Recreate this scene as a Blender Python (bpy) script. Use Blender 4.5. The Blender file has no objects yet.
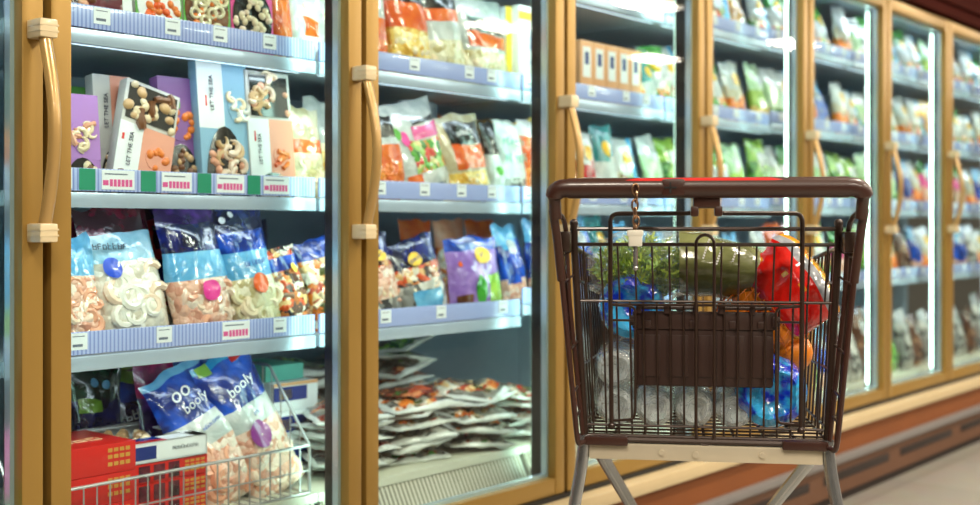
import bpy, bmesh, math, random
from mathutils import Vector, Matrix, noise
PI = math.pi
SC = bpy.context.scene
COL = SC.collection
random.seed(7)

# ------------------------------------------------------------------ frames
CAM_H = 1.03
ANG = math.radians(49.86)        # direction in which the freezer run recedes
DIST = 1.886                     # distance from the viewpoint to the door faces
FR = Matrix.Rotation(ANG, 4, 'Z')
def FM(s, u, z=0.0):             # s metres along the run, u metres into the cabinets
    return FR @ Matrix.Translation((s, DIST + u, z))

# ------------------------------------------------------------------ colour and materials
def hx(h):
    h = h.lstrip('#')
    out = []
    for i in (0, 2, 4):
        c = int(h[i:i+2], 16) / 255
        out.append(c / 12.92 if c <= .04045 else ((c + .055) / 1.055) ** 2.4)
    return tuple(out) + (1.0,)
MATS = {}
def newmat(name):
    m = bpy.data.materials.new(name); m.use_nodes = True
    nt = m.node_tree
    b = nt.nodes['Principled BSDF']
    MATS[name] = m
    return m, nt, b
def N(nt, t, **kw):
    n = nt.nodes.new(t)
    for k, v in kw.items(): setattr(n, k, v)
    return n
def bump(nt, b, src, strength, dist=.002):
    bp = N(nt, 'ShaderNodeBump'); bp.inputs['Strength'].default_value = strength
    bp.inputs['Distance'].default_value = dist
    nt.links.new(src, bp.inputs['Height']); nt.links.new(bp.outputs[0], b.inputs['Normal'])
def coords(nt, scale=(1, 1, 1), kind='Object'):
    tc = N(nt, 'ShaderNodeTexCoord'); mp = N(nt, 'ShaderNodeMapping')
    mp.inputs['Scale'].default_value = scale
    nt.links.new(tc.outputs[kind], mp.inputs[0])
    return mp.outputs[0]
def mixcol(nt, fac, a, b):
    mx = N(nt, 'ShaderNodeMix', data_type='RGBA')
    if hasattr(fac, 'is_linked'): nt.links.new(fac, mx.inputs[0])
    else: mx.inputs[0].default_value = fac
    for sock, v in ((mx.inputs[6], a), (mx.inputs[7], b)):
        if hasattr(v, 'is_linked'): nt.links.new(v, sock)
        else: sock.default_value = v
    return mx.outputs[2]
def plain(name, h, rough=.5, metal=0., coat=0., var=.06, vs=30., bmp=0., bs=200., spec=.5):
    """uniform colour with a faint procedural variation"""
    m, nt, b = newmat(name)
    c = hx(h)
    v = coords(nt)
    nz = N(nt, 'ShaderNodeTexNoise'); nz.inputs['Scale'].default_value = vs
    nt.links.new(v, nz.inputs['Vector'])
    d = tuple(x * (1 - var) for x in c[:3]) + (1,)
    l = tuple(min(1, x * (1 + var)) for x in c[:3]) + (1,)
    nt.links.new(mixcol(nt, nz.outputs['Fac'], d, l), b.inputs['Base Color'])
    b.inputs['Roughness'].default_value = rough; b.inputs['Metallic'].default_value = metal
    b.inputs['Coat Weight'].default_value = coat; b.inputs['Coat Roughness'].default_value = .08
    b.inputs['Specular IOR Level'].default_value = spec
    if bmp:
        n2 = N(nt, 'ShaderNodeTexNoise'); n2.inputs['Scale'].default_value = bs
        nt.links.new(v, n2.inputs['Vector']); bump(nt, b, n2.outputs['Fac'], bmp)
    return m
def film(name, h, rough=.14, bs=17., bmp=.75, h2=None, vs=22., trans=0.):
    """printed or tinted plastic film with creases that catch the light"""
    m, nt, b = newmat(name)
    v = coords(nt)
    n2 = N(nt, 'ShaderNodeTexNoise'); n2.inputs['Scale'].default_value = bs
    n2.inputs['Detail'].default_value = 3; n2.inputs['Distortion'].default_value = 1.6
    nt.links.new(v, n2.inputs['Vector'])
    c = hx(h); c2 = hx(h2) if h2 else tuple(x * .82 for x in c[:3]) + (1,)
    n3 = N(nt, 'ShaderNodeTexNoise'); n3.inputs['Scale'].default_value = vs
    nt.links.new(v, n3.inputs['Vector'])
    rp = N(nt, 'ShaderNodeValToRGB'); rp.color_ramp.elements[0].position = .42; rp.color_ramp.elements[1].position = .58
    rp.color_ramp.elements[0].color = c; rp.color_ramp.elements[1].color = c2
    nt.links.new(n3.outputs['Fac'], rp.inputs[0]); nt.links.new(rp.outputs[0], b.inputs['Base Color'])
    b.inputs['Roughness'].default_value = rough; b.inputs['Specular IOR Level'].default_value = .6
    b.inputs['Coat Weight'].default_value = .6; b.inputs['Coat Roughness'].default_value = .06
    b.inputs['Transmission Weight'].default_value = trans
    bump(nt, b, n2.outputs['Fac'], bmp, .006)
    return m
def food(name, cols, scale=55., bmp=.8, rough=.25, coat=.7):
    """food pieces seen through film: cells of the given colours"""
    m, nt, b = newmat(name)
    v = coords(nt)
    nz = N(nt, 'ShaderNodeTexNoise'); nz.inputs['Scale'].default_value = scale * .7
    nt.links.new(v, nz.inputs['Vector'])
    ad = N(nt, 'ShaderNodeMix', data_type='RGBA', blend_type='LINEAR_LIGHT'); ad.inputs[0].default_value = .018
    nt.links.new(v, ad.inputs[6]); nt.links.new(nz.outputs['Color'], ad.inputs[7])
    vo = N(nt, 'ShaderNodeTexVoronoi'); vo.inputs['Scale'].default_value = scale
    nt.links.new(ad.outputs[2], vo.inputs['Vector'])
    sp = N(nt, 'ShaderNodeSeparateColor'); nt.links.new(vo.outputs['Color'], sp.inputs[0])
    rp = N(nt, 'ShaderNodeValToRGB'); rp.color_ramp.interpolation = 'CONSTANT'
    el = rp.color_ramp.elements
    while len(el) < len(cols): el.new(.5)
    for i, c in enumerate(cols):
        el[i].position = i / len(cols); el[i].color = hx(c)
    nt.links.new(sp.outputs[0], rp.inputs[0]); nt.links.new(rp.outputs[0], b.inputs['Base Color'])
    iv = N(nt, 'ShaderNodeMath', operation='SUBTRACT'); iv.inputs[0].default_value = 1
    nt.links.new(vo.outputs['Distance'], iv.inputs[1])
    bump(nt, b, iv.outputs[0], bmp, .008)
    b.inputs['Roughness'].default_value = rough; b.inputs['Coat Weight'].default_value = coat; b.inputs['Coat Roughness'].default_value = .1
    return m
def emis(name, h, strength):
    m, nt, b = newmat(name)
    b.inputs['Base Color'].default_value = hx(h)
    b.inputs['Emission Color'].default_value = hx(h); b.inputs['Emission Strength'].default_value = strength
    return m
def clear_mat(name, tint, refl, rough=.02, bmp=0., bs=40., haze=0., hazecol='ffffff'):
    """thin clear sheet: see-through with a Fresnel mirror on its outer side"""
    m, nt, b = newmat(name)
    nt.nodes.remove(b)
    out = nt.nodes['Material Output']
    tr = N(nt, 'ShaderNodeBsdfTransparent'); tr.inputs[0].default_value = hx(tint)
    gl = N(nt, 'ShaderNodeBsdfGlossy'); gl.inputs['Roughness'].default_value = rough
    lw = N(nt, 'ShaderNodeLayerWeight'); lw.inputs['Blend'].default_value = .35
    ge = N(nt, 'ShaderNodeNewGeometry')
    inv = N(nt, 'ShaderNodeMath', operation='SUBTRACT'); inv.inputs[0].default_value = 1
    nt.links.new(ge.outputs['Backfacing'], inv.inputs[1])
    mu = N(nt, 'ShaderNodeMath', operation='MULTIPLY')
    nt.links.new(lw.outputs['Facing'], mu.inputs[0]); mu.inputs[1].default_value = refl
    mu2 = N(nt, 'ShaderNodeMath', operation='MULTIPLY')
    nt.links.new(mu.outputs[0], mu2.inputs[0]); nt.links.new(inv.outputs[0], mu2.inputs[1])
    mx = N(nt, 'ShaderNodeMixShader')
    nt.links.new(mu2.outputs[0], mx.inputs[0]); nt.links.new(gl.outputs[0], mx.inputs[2])
    if bmp:
        v = coords(nt)
        nz = N(nt, 'ShaderNodeTexNoise'); nz.inputs['Scale'].default_value = bs; nz.inputs['Distortion'].default_value = 2
        nt.links.new(v, nz.inputs['Vector'])
        bp = N(nt, 'ShaderNodeBump'); bp.inputs['Strength'].default_value = bmp; bp.inputs['Distance'].default_value = .01
        nt.links.new(nz.outputs['Fac'], bp.inputs['Height']); nt.links.new(bp.outputs[0], gl.inputs['Normal'])
        nt.links.new(bp.outputs[0], lw.inputs['Normal'])
    if haze:
        df = N(nt, 'ShaderNodeBsdfDiffuse'); df.inputs[0].default_value = hx(hazecol)
        m2 = N(nt, 'ShaderNodeMixShader'); m2.inputs[0].default_value = haze
        nt.links.new(tr.outputs[0], m2.inputs[1]); nt.links.new(df.outputs[0], m2.inputs[2])
        nt.links.new(m2.outputs[0], mx.inputs[1])
    else: nt.links.new(tr.outputs[0], mx.inputs[1])
    nt.links.new(mx.outputs[0], out.inputs[0])
    return m

# ------------------------------------------------------------------ mesh building
class MB:
    def __init__(self): self.v = []; self.f = []; self.mi = []
    def add(self, vs, fs, mi=0):
        o = len(self.v); self.v += [tuple(p) for p in vs]
        for k, f in enumerate(fs):
            self.f.append(tuple(i + o for i in f)); self.mi.append(mi[k] if isinstance(mi, list) else mi)
    def box(self, x0, x1, y0, y1, z0, z1, mi=0, bev=0., M=None):
        if bev <= 0:
            vs = [Vector(p) for p in ((x0,y0,z0),(x1,y0,z0),(x1,y1,z0),(x0,y1,z0),(x0,y0,z1),(x1,y0,z1),(x1,y1,z1),(x0,y1,z1))]
            fs = [(3,2,1,0),(4,5,6,7),(0,1,5,4),(1,2,6,5),(2,3,7,6),(3,0,4,7)]
        else:
            bm = bmesh.new(); bmesh.ops.create_cube(bm, size=1)
            for p in bm.verts:
                p.co = Vector(((x0+x1)/2 + p.co.x*(x1-x0), (y0+y1)/2 + p.co.y*(y1-y0), (z0+z1)/2 + p.co.z*(z1-z0)))
            bmesh.ops.bevel(bm, geom=bm.edges[:], offset=bev, segments=2, affect='EDGES', profile=.6)
            bm.verts.index_update()
            vs = [p.co.copy() for p in bm.verts]; fs = [tuple(q.index for q in f.verts) for f in bm.faces]
            bm.free()
        if M: vs = [M @ p for p in vs]
        self.add(vs, fs, mi); return self
    def tube(self, pts, r, seg=8, closed=False, mi=0, flat=None):
        pts = [Vector(p) for p in pts]; n = len(pts)
        rs = r if isinstance(r, (list, tuple)) else [r] * n
        vs, fs = [], []; up = None
        for i, p in enumerate(pts):
            if closed: t = pts[(i+1) % n] - pts[i-1]
            else: t = pts[min(i+1, n-1)] - pts[max(i-1, 0)]
            t.normalize()
            if up is None:
                up = Vector((0, 0, 1)) if abs(t.z) < .9 else Vector((1, 0, 0))
            a = (up - t * up.dot(t)).normalized(); b = t.cross(a); up = a
            for k in range(seg):
                g = 2*PI*k/seg
                ca, cb = math.cos(g), math.sin(g)
                if flat: ca *= flat[0]; cb *= flat[1]
                vs.append(p + (a * ca + b * cb) * rs[i])
        m = n if closed else n - 1
        for i in range(m):
            j = (i + 1) % n
            for k in range(seg):
                k2 = (k + 1) % seg
                fs.append((i*seg+k, i*seg+k2, j*seg+k2, j*seg+k))
        if not closed:
            fs.append(tuple(range(seg-1, -1, -1))); fs.append(tuple((n-1)*seg+k for k in range(seg)))
        self.add(vs, fs, mi); return self
    def ball(self, c, r, mi=0, seg=10, M=None):
        r = r if isinstance(r, (tuple, list)) else (r, r, r)
        vs, fs = [], []; rings = max(4, seg // 2 + 1)
        for i in range(rings + 1):
            th = PI * i / rings
            for k in range(seg):
                ph = 2*PI*k/seg
                p = Vector((r[0]*math.sin(th)*math.cos(ph), r[1]*math.sin(th)*math.sin(ph), r[2]*math.cos(th)))
                vs.append(Vector(c) + (M @ p if M else p))
        for i in range(rings):
            for k in range(seg):
                k2 = (k+1) % seg
                fs.append((i*seg+k, (i+1)*seg+k, (i+1)*seg+k2, i*seg+k2))
        self.add(vs, fs, mi); return self
    def lathe(self, prof, c=(0, 0, 0), axis='z', seg=24, mi=0, wob=None):
        vs, fs = [], []
        for i, (r, h) in enumerate(prof):
            for k in range(seg):
                g = 2*PI*k/seg
                rr = r * (wob(i, g) if wob else 1)
                x, y = rr*math.cos(g), rr*math.sin(g)
                p = {'z': (x, y, h), 'y': (x, h, y), 'x': (h, x, y)}[axis]
                vs.append(Vector(c) + Vector(p))
        n = len(prof)
        for i in range(n-1):
            for k in range(seg):
                k2 = (k+1) % seg
                fs.append((i*seg+k, i*seg+k2, (i+1)*seg+k2, (i+1)*seg+k))
        fs.append(tuple(range(seg-1, -1, -1))); fs.append(tuple((n-1)*seg+k for k in range(seg)))
        self.add(vs, fs, mi); return self
    def prism(self, outline, y0, y1, mi=0):
        n = len(outline)
        vs = [(x, y0, z) for x, z in outline] + [(x, y1, z) for x, z in outline]
        fs = [tuple(range(n)), tuple(range(2*n-1, n-1, -1))]
        fs += [(i, i+n, (i+1) % n + n, (i+1) % n) for i in range(n)]
        self.add(vs, fs, mi); return self
    def mesh(self, name, mats, smooth=True, sharp=40):
        me = bpy.data.meshes.new(name)
        me.from_pydata(self.v, [], self.f)
        for m in (mats if isinstance(mats, (list, tuple)) else [mats]):
            me.materials.append(MATS[m] if isinstance(m, str) else m)
        me.polygons.foreach_set('material_index', self.mi)
        me.polygons.foreach_set('use_smooth', [smooth] * len(self.f))
        bm = bmesh.new(); bm.from_mesh(me); bmesh.ops.recalc_face_normals(bm, faces=bm.faces[:]); bm.to_mesh(me); bm.free()
        if smooth: me.set_sharp_from_angle(angle=math.radians(sharp))
        return me
    def obj(self, name, mats, parent=None, M=None, smooth=True, sharp=40):
        return link(name, self.mesh(name, mats, smooth, sharp), parent, M)
def link(name, me, parent=None, M=None):
    o = bpy.data.objects.new(name, me); COL.objects.link(o)
    if parent: o.parent = parent
    if M is not None: o.matrix_local = M
    return o
def tag(o, label=None, cat=None, group=None, kind=None):
    if label: o['label'] = label
    if cat: o['category'] = cat
    if group: o['group'] = group
    if kind: o['kind'] = kind
    return o
def thing(name, M, label, cat, group=None):
    o = bpy.data.objects.new(name, None); COL.objects.link(o); o.empty_display_size = .05
    o.matrix_local = M
    return tag(o, label, cat, group)
def copy_tree(o, parent=None):
    c = o.copy(); COL.objects.link(c)
    if parent: c.parent = parent
    for ch in KIDS.get(o.name, []): copy_tree(ch, c)
    return c
KIDS = {}
def rpath(pts, rad, n=5, closed=False):
    """round the corners of a polyline"""
    pts = [Vector(p) for p in pts]; out = []; m = len(pts)
    for i, p in enumerate(pts):
        if not closed and i in (0, m-1): out.append(p); continue
        a, b = pts[i-1], pts[(i+1) % m]
        da, db = (a-p), (b-p)
        r = min(rad, da.length*.49, db.length*.49)
        p0, p1 = p + da.normalized()*r, p + db.normalized()*r
        for k in range(n+1):
            t = k/n
            out.append(p0*(1-t)**2 + p*2*t*(1-t) + p1*t*t)
    return out
TXT = {}
def text_mesh(body, size, mat, bold=0., ext=.0003):
    cu = bpy.data.curves.new('lettering', 'FONT'); cu.body = body; cu.size = size
    cu.align_x = 'CENTER'; cu.align_y = 'CENTER'; cu.extrude = ext; cu.offset = bold; cu.resolution_u = 3
    ob = bpy.data.objects.new('lettering', cu); COL.objects.link(ob)
    dg = bpy.context.evaluated_depsgraph_get()
    me = bpy.data.meshes.new_from_object(ob.evaluated_get(dg))
    bpy.data.objects.remove(ob); bpy.data.curves.remove(cu)
    me.materials.clear(); me.materials.append(MATS[mat])
    return me
STAND = Matrix.Rotation(PI/2, 4, 'X')     # lettering stood up to face the aisle

# ------------------------------------------------------------------ camera and view
cd = bpy.data.cameras.new('camera'); cam = bpy.data.objects.new('camera', cd); COL.objects.link(cam)
cam.location = (0, 0, CAM_H); cam.rotation_euler = (PI/2, 0, 0)
cd.sensor_width = 36; cd.lens = 1174/980*36; cd.shift_y = -25.5/980
cd.dof.use_dof = True; cd.dof.focus_distance = 2.1; cd.dof.aperture_fstop = 2.6
cd.clip_start = .05
SC.camera = cam
SC.view_settings.view_transform = 'Standard'; SC.view_settings.look = 'None'
SC.view_settings.gamma = 1; SC.view_settings.exposure = 0; SC.view_settings.use_curve_mapping = False
w = bpy.data.worlds.new('world'); SC.world = w; w.use_nodes = True
w.node_tree.nodes['Background'].inputs[0].default_value = (.9, .95, 1, 1); w.node_tree.nodes['Background'].inputs[1].default_value = .3

# ------------------------------------------------------------------ materials of the shop
plain('champagne', 'a3803f', .36, metal=.4, var=.05, vs=6)
plain('champagne_edge', 'c69a52', .3, metal=.5)
plain('handle_gold', 'b8945a', .3, metal=.3, coat=.3)
plain('bracket_cream', 'd8c6a0', .3, coat=.4)
plain('spacer', 'c9dbe8', .25, metal=.6)
plain('gap_black', '14110f', .6)
plain('post_dark', '241f1e', .35, metal=.2)
plain('shelf_white', 'b4c0cc', .3, metal=.35)
plain('lip', 'c2d0e6', .25, metal=.35)
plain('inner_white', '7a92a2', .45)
plain('deck_white', 'd8d6c4', .5)
plain('tag_white', 'eef2fb', .5)
plain('tag_ink', '6a7288', .6)
plain('tag_pink', 'e0559a', .5)
plain('tag_green', '1d8e6c', .5)
plain('ledge_cream', 'c6b088', .4)
plain('panel_brown', '7c4622', .6, vs=4, var=.15, spec=.25)
plain('bumper_grey', '76716f', .5)
plain('kick_brown', '5e3a22', .5, vs=4, var=.12)
plain('slot_black', '22140d', .7)
plain('canopy_red', '3c130c', .85, vs=3, var=.15, spec=.05)
plain('wall_paint', '4a443f', .8)
plain('ceil_paint', 'd9d5cd', .9)
clear_mat('door_glass', 'f6fcfb', .15, .01)
emis('led', 'd8ffe8', 3); emis('fill_glow', 'dceeff', 1.2); emis('lamp', 'ffe2a8', 6)  # the soft glow serves only the fill strips added inside the cases
# ribbed price rail: lavender plastic with fine upright ribs
m, nt, b = newmat('price_rail')
wv = N(nt, 'ShaderNodeTexWave', wave_type='BANDS', bands_direction='X'); wv.inputs['Scale'].default_value = 36
nt.links.new(coords(nt), wv.inputs['Vector'])
rp = N(nt, 'ShaderNodeValToRGB'); rp.color_ramp.elements[0].color = hx('8795d8'); rp.color_ramp.elements[1].color = hx('b6c2f2')
rp.color_ramp.elements[0].position = .15; rp.color_ramp.elements[1].position = .5
nt.links.new(wv.outputs['Fac'], rp.inputs[0]); nt.links.new(rp.outputs[0], b.inputs['Base Color'])
b.inputs['Roughness'].default_value = .25; b.inputs['Coat Weight'].default_value = .5
# slotted deck grille
m, nt, b = newmat('deck_grille')
wv = N(nt, 'ShaderNodeTexWave', wave_type='BANDS', bands_direction='X'); wv.inputs['Scale'].default_value = 22
nt.links.new(coords(nt), wv.inputs['Vector'])
rp = N(nt, 'ShaderNodeValToRGB'); rp.color_ramp.elements[0].color = hx('6a6254'); rp.color_ramp.elements[1].color = hx('c8c2b0')
rp.color_ramp.elements[0].position = .3; rp.color_ramp.elements[1].position = .45
nt.links.new(wv.outputs['Fac'], rp.inputs[0]); nt.links.new(rp.outputs[0], b.inputs['Base Color'])
b.inputs['Roughness'].default_value = .5
# floor tiles
m, nt, b = newmat('floor_tiles')
v = coords(nt)
br = N(nt, 'ShaderNodeTexBrick'); br.offset = 0; br.squash = 1
br.inputs['Scale'].default_value = 1; br.inputs['Brick Width'].default_value = .6; br.inputs['Row Height'].default_value = .6
br.inputs['Mortar Size'].default_value = .004; br.inputs['Color1'].default_value = hx('9e988e'); br.inputs['Color2'].default_value = hx('979187'); br.inputs['Mortar'].default_value = hx('746c62')
nt.links.new(v, br.inputs['Vector'])
nz = N(nt, 'ShaderNodeTexNoise'); nz.inputs['Scale'].default_value = 9; nz.inputs['Detail'].default_value = 5
nt.links.new(v, nz.inputs['Vector'])
mm = N(nt, 'ShaderNodeMix', data_type='RGBA', blend_type='MULTIPLY'); mm.inputs[0].default_value = .25
nt.links.new(br.outputs['Color'], mm.inputs[6]); nt.links.new(nz.outputs['Color'], mm.inputs[7])
nt.links.new(mm.outputs[2], b.inputs['Base Color']); b.inputs['Roughness'].default_value = .3

# ------------------------------------------------------------------ room shell (in the frame of the freezer run)
def shell(name, x0, x1, y0, y1, z0, z1, mat):
    o = MB().box(x0, x1, y0, y1, z0, z1).obj(name, mat, M=FR.copy(), smooth=False)
    tag(o, kind='structure'); return o
RS0, RS1, RV0, RV1, RH = -3.2, 13.0, -3.6, 2.95, 2.8
shell('floor', RS0, RS1, RV0, RV1, -.12, -.02, 'floor_tiles')
shell('ceiling', RS0, RS1, RV0, RV1, RH, RH+.1, 'ceil_paint')
shell('wall_back', RS0, RS1, RV1, RV1+.1, 0, RH, 'wall_paint')
shell('wall_front', RS0, RS1, RV0-.1, RV0, 0, RH, 'wall_paint')
shell('wall_left', RS0-.1, RS0, RV0, RV1, 0, RH, 'wall_paint')
shell('wall_right', RS1, RS1+.1, RV0, RV1, 0, RH, 'wall_paint')

# ceiling lamps
def area(name, M, sx, sy, power, col, spread=PI):
    l = bpy.data.lights.new(name, 'AREA'); l.shape = 'RECTANGLE'; l.size = sx; l.size_y = sy
    l.energy = power; l.color = col; l.spread = spread
    o = bpy.data.objects.new(name, l); COL.objects.link(o); o.matrix_world = M
    return o
LAMP_S = (0.2, 2.7, 5.2, 7.7, 10.2); LAMP_V = (-2.6, -1.1, .4)
row = ('behind the viewer', 'above the middle of the aisle', 'nearest the freezers')
nth = ('first', 'second', 'third', 'fourth', 'fifth', 'sixth', 'seventh', 'eighth')
for j, vv in enumerate(LAMP_V):
    for i, ss in enumerate(LAMP_S):
        t = thing('ceiling_lamp', FR @ Matrix.Translation((ss, vv, RH-.05)), 'flat white ceiling lamp, %s along the row %s' % (nth[i], row[j]), 'ceiling lamp', 'ceiling lamps of the aisle')
        MB().box(-.32, .32, -.19, .19, 0, .05, bev=.004).obj('lamp_housing', 'tag_white', t)
        MB().box(-.29, .29, -.16, .16, -.006, 0).obj('lamp_diffuser', 'lamp', t, smooth=False)
        area('lamp_light', FR @ Matrix.Translation((ss, vv, RH-.062)), (.56), .3, 46, (1, .92, .78))

# ------------------------------------------------------------------ freezer run
S0 = .303; BW = .75; NB = 9
LEV = (.83, 1.143, 1.456, 1.769)
DECK = .42
TAGX = [.06, .19, .35, .5, .64]
names = ['freezer cabinet behind the sliver of door at the left edge',
 'freezer cabinet behind the first full door, with seafood packs and a wire basket',
 'freezer cabinet behind the second door, with flat silver packs at the bottom',
 'freezer cabinet behind the third door, left of the cart, with a row of orange cartons',
 'freezer cabinet behind the fourth door, above the cart handle, with bright light strip',
 'freezer cabinet behind the fifth door, at the right end of the cart handle',
 'freezer cabinet behind the sixth door, with green packs and tall light strip',
 'freezer cabinet behind the seventh door, at the right edge',
 'last freezer cabinet, its goods glimpsed through the seventh door at the right edge']
def price_tag(parent, x, z, style=0, u=.1525):
    mb = MB()
    if style == 0:
        mb.box(x-.018, x+.018, u-.0012, u, z-.034, z-.002, 0)
        mb.box(x-.013, x+.008, u-.0016, u-.001, z-.028, z-.023, 1).box(x-.013, x+.012, u-.0016, u-.001, z-.009, z-.0075, 1)
    else:
        mb.box(x-.036, x+.036, u-.0012, u, z-.04, z-.002, 0)
        mb.box(x-.034, x-.022, u-.0016, u-.001, z-.032, z-.022, 2)
        for k in range(6): mb.box(x-.019+k*.0086, x-.0125+k*.0086, u-.0016, u-.001, z-.034, z-.02, 2)
        mb.box(x-.03, x+.02, u-.0016, u-.001, z-.011, z-.0085, 1)
    o = mb.obj('price_tag', ['tag_white', 'tag_ink', 'tag_pink'], parent, smooth=False)
    return o
for k in range(NB):
    s0 = S0 + BW*k
    cab = thing('freezer_cabinet', FM(s0, 0), names[k], 'freezer', 'glass door freezer cabinets')
    # case: back, roof and bottom pan
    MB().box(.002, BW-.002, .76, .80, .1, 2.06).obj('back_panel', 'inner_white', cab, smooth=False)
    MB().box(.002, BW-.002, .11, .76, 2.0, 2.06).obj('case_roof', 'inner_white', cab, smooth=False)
    DK = DECK if k < 4 else .345
    MB().box(.05, BW-.05, .13, .16, 1.988, 2.0).obj('added_roof_glow', 'fill_glow', cab, smooth=False)  # glowing strip added under the roof to brighten the upper goods
    area('added_roof_fill', FM(s0+BW/2, .145, 1.986) @ Matrix.Rotation(math.radians(30), 4, 'X'), .62, .025, 1.0 if k < 4 else 1.6, (.84, .94, 1))  # added fill light for the dark top of the case
    d = MB().box(.002, BW-.002, .15, .76, DK-.02, DK).obj('case_deck', 'deck_white', cab, smooth=False)
    g = MB(); g.add([(.01, .165, DK), (BW-.01, .165, DK), (BW-.01, .115, .322), (.01, .115, .322), (.01, .175, DK-.01), (BW-.01, .175, DK-.01), (BW-.01, .125, .312), (.01, .125, .312)],
          [(0,1,2,3), (7,6,5,4), (0,4,5,1), (1,5,6,2), (2,6,7,3), (3,7,4,0)])
    g.obj('air_grille', 'deck_grille', d, smooth=False)
    MB().box(.002, BW-.002, .03, .15, .28, .318).obj('door_sill', 'spacer', cab, smooth=False)
    # mullion post at the right end with its light strip
    px0, px1 = BW-.028, BW+.028
    if k >= 4:
        p = MB().box(px0, px1, .0435, .085, .3, 2.0, bev=.004).obj('mullion_post', 'post_dark', cab)
        MB().box(px0-.008, px0-.0005, .068, .074, .37, 1.93).obj('light_strip', 'led', p, smooth=False)
        area('strip_light', FM(s0+px0-.008, .079, 1.15) @ Matrix.Rotation(math.radians(20), 4, 'Z') @ Matrix.Rotation(PI/2, 4, 'X') @ Matrix.Rotation(PI, 4, 'Y'), .014, 1.55, 4, (.84, .95, 1))
    else:
        p = MB().box(px0, px1, .0435, .098, .3, 2.0, bev=.004).obj('mullion_post', 'post_dark', cab)
        MB().box(px0+.012, px1-.012, .0985, .106, .37, 1.93).obj('light_strip', 'led', p, smooth=False)
        area('strip_light', FM(s0+BW, .109) @ Matrix.Translation((0, 0, 1.15)) @ Matrix.Rotation(PI/2, 4, 'X') @ Matrix.Rotation(PI, 4, 'Y'), .03, 1.55, 1.3, (.84, .93, 1))
    # shelves
    for li, L in enumerate(LEV):
        if k == 3 and li == 0: L += .03
        if k >= 5: L += .012
        sh = MB().box(.006, BW-.006, .17, .7, L-.066, L-.05).box(.006, BW-.006, .158, .172, L-.074, L-.046).obj('shelf', 'shelf_white', cab, smooth=False)
        MB().box(.006, BW-.006, .150, .158, L-.076, L-.047, bev=.002).obj('shelf_lip', 'lip', sh)
        MB().box(.007, BW-.007, .1526, .159, L-.044, L, bev=.0015).obj('price_rail', 'price_rail', sh)
        MB().box(.03, BW-.03, .172, .186, L-.074, L-.0665).obj('added_shelf_glow', 'fill_glow', sh, smooth=False)  # glowing strip added behind the lip, not a known fitting
        area('added_shelf_fill', FM(s0+BW/2, .180, L-.0745) @ Matrix.Rotation(math.radians(28), 4, 'X'), .68, .012, .48, (.82, .92, 1))  # added fill light that evens out the goods below each shelf
        if k == 1 and li == 1:
            for x in (.10, .235, .37, .505, .63): price_tag(sh, x, L, 1)
            for x in (.168, .303, .438, .568): MB().box(x-.017, x+.017, .1513, .1525, L-.042, L-.001).obj('price_tag', 'tag_green', sh, smooth=False)
        elif k == 1 and li == 0:
            for x in (.15, .34, .64): price_tag(sh, x, L)
            price_tag(sh, .52, L, 1)
        elif k == 2 and li == 0:
            for x in (.06, .22, .42, .67): price_tag(sh, x, L)
        else:
            r = random.Random(k*10+li)
            for x in TAGX: price_tag(sh, x + r.uniform(-.03, .03), L)
    # door
    zb, zt = .315, 1.99; O = .024
    mb = MB()
    mb.box(.007, .046, -.026+O, .018+O, zb, zt, bev=.004); mb.box(BW-.046, BW-.007, -.026+O, .018+O, zb, zt, bev=.004)
    mb.box(.044, BW-.044, -.024+O, .016+O, zb, zb+.045, bev=.004); mb.box(.044, BW-.044, -.024+O, .016+O, zt-.05, zt, bev=.004)
    door = mb.obj('door', 'champagne', cab)
    sp = MB()
    sp.box(.042, .054, O, .042, zb+.045, zt-.05); sp.box(BW-.054, BW-.042, O, .042, zb+.045, zt-.05)
    sp.box(.054, BW-.054, O, .042, zb+.042, zb+.054); sp.box(.054, BW-.054, O, .042, zt-.06, zt-.046)
    sp.obj('spacer_bar', 'spacer', door, smooth=False)
    MB().box(.045, BW-.045, O-.006, O-.001, zb+.044, zt-.049).obj('glass_pane', 'door_glass', door, smooth=False)
    
    hxx = BW - .022
    pts = [(hxx, -.055 + O - .034*math.sin(PI*i/14), 1.025 + .335*i/14) for i in range(15)]
    MB().tube(pts, .0115, 10, flat=(1.0, .8)).obj('handle', 'handle_gold', door)
    for zz in (1.02, 1.365):
        bk = MB().box(hxx-.0165, hxx+.0165, -.072+O, -.0262+O, zz-.016, zz+.016, bev=.004)
        for q in (-.006, .004): bk.box(hxx-.0172, hxx+.0172, -.0727+O, -.03+O, zz+q, zz+q+.003)
        bk.obj('handle_bracket', 'bracket_cream', door)
RUN0, RUN1 = S0, S0 + BW*NB
base = thing('freezer_plinth', FM(RUN0, 0), 'long brown freezer base with cream ledge, grey bumper and vent slots', 'freezer plinth')
LL = RUN1 - RUN0
MB().box(0, LL, -.055, .03, .262, .302, bev=.006).obj('ledge', 'ledge_cream', base)
MB().box(0, LL, -.008, .03, .302, .3145).obj('shadow_gap', 'gap_black', base, smooth=False)
MB().box(0, LL, -.03, .03, .166, .262).obj('base_panel', 'panel_brown', base, smooth=False)
MB().box(0, LL, -.052, .03, .140, .170, bev=.008).obj('bumper_strip', 'bumper_grey', base)
kp = MB().box(0, LL, -.03, .03, .02, .140).obj('kick_panel', 'kick_brown', base, smooth=False)
for i in range(int(LL/.75)):
    MB().box(.06+i*.75, .69+i*.75, -.0312, -.02, .070, .104, bev=.0005).obj('vent_slot', 'slot_black', kp)
MB().box(0, LL, -.012, .8, -.02, .02).obj('toe_recess', 'slot_black', base, smooth=False)
can = thing('freezer_canopy', FM(RUN0, 0), 'dark red-brown canopy panel running along above the freezer doors', 'canopy')
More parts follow.
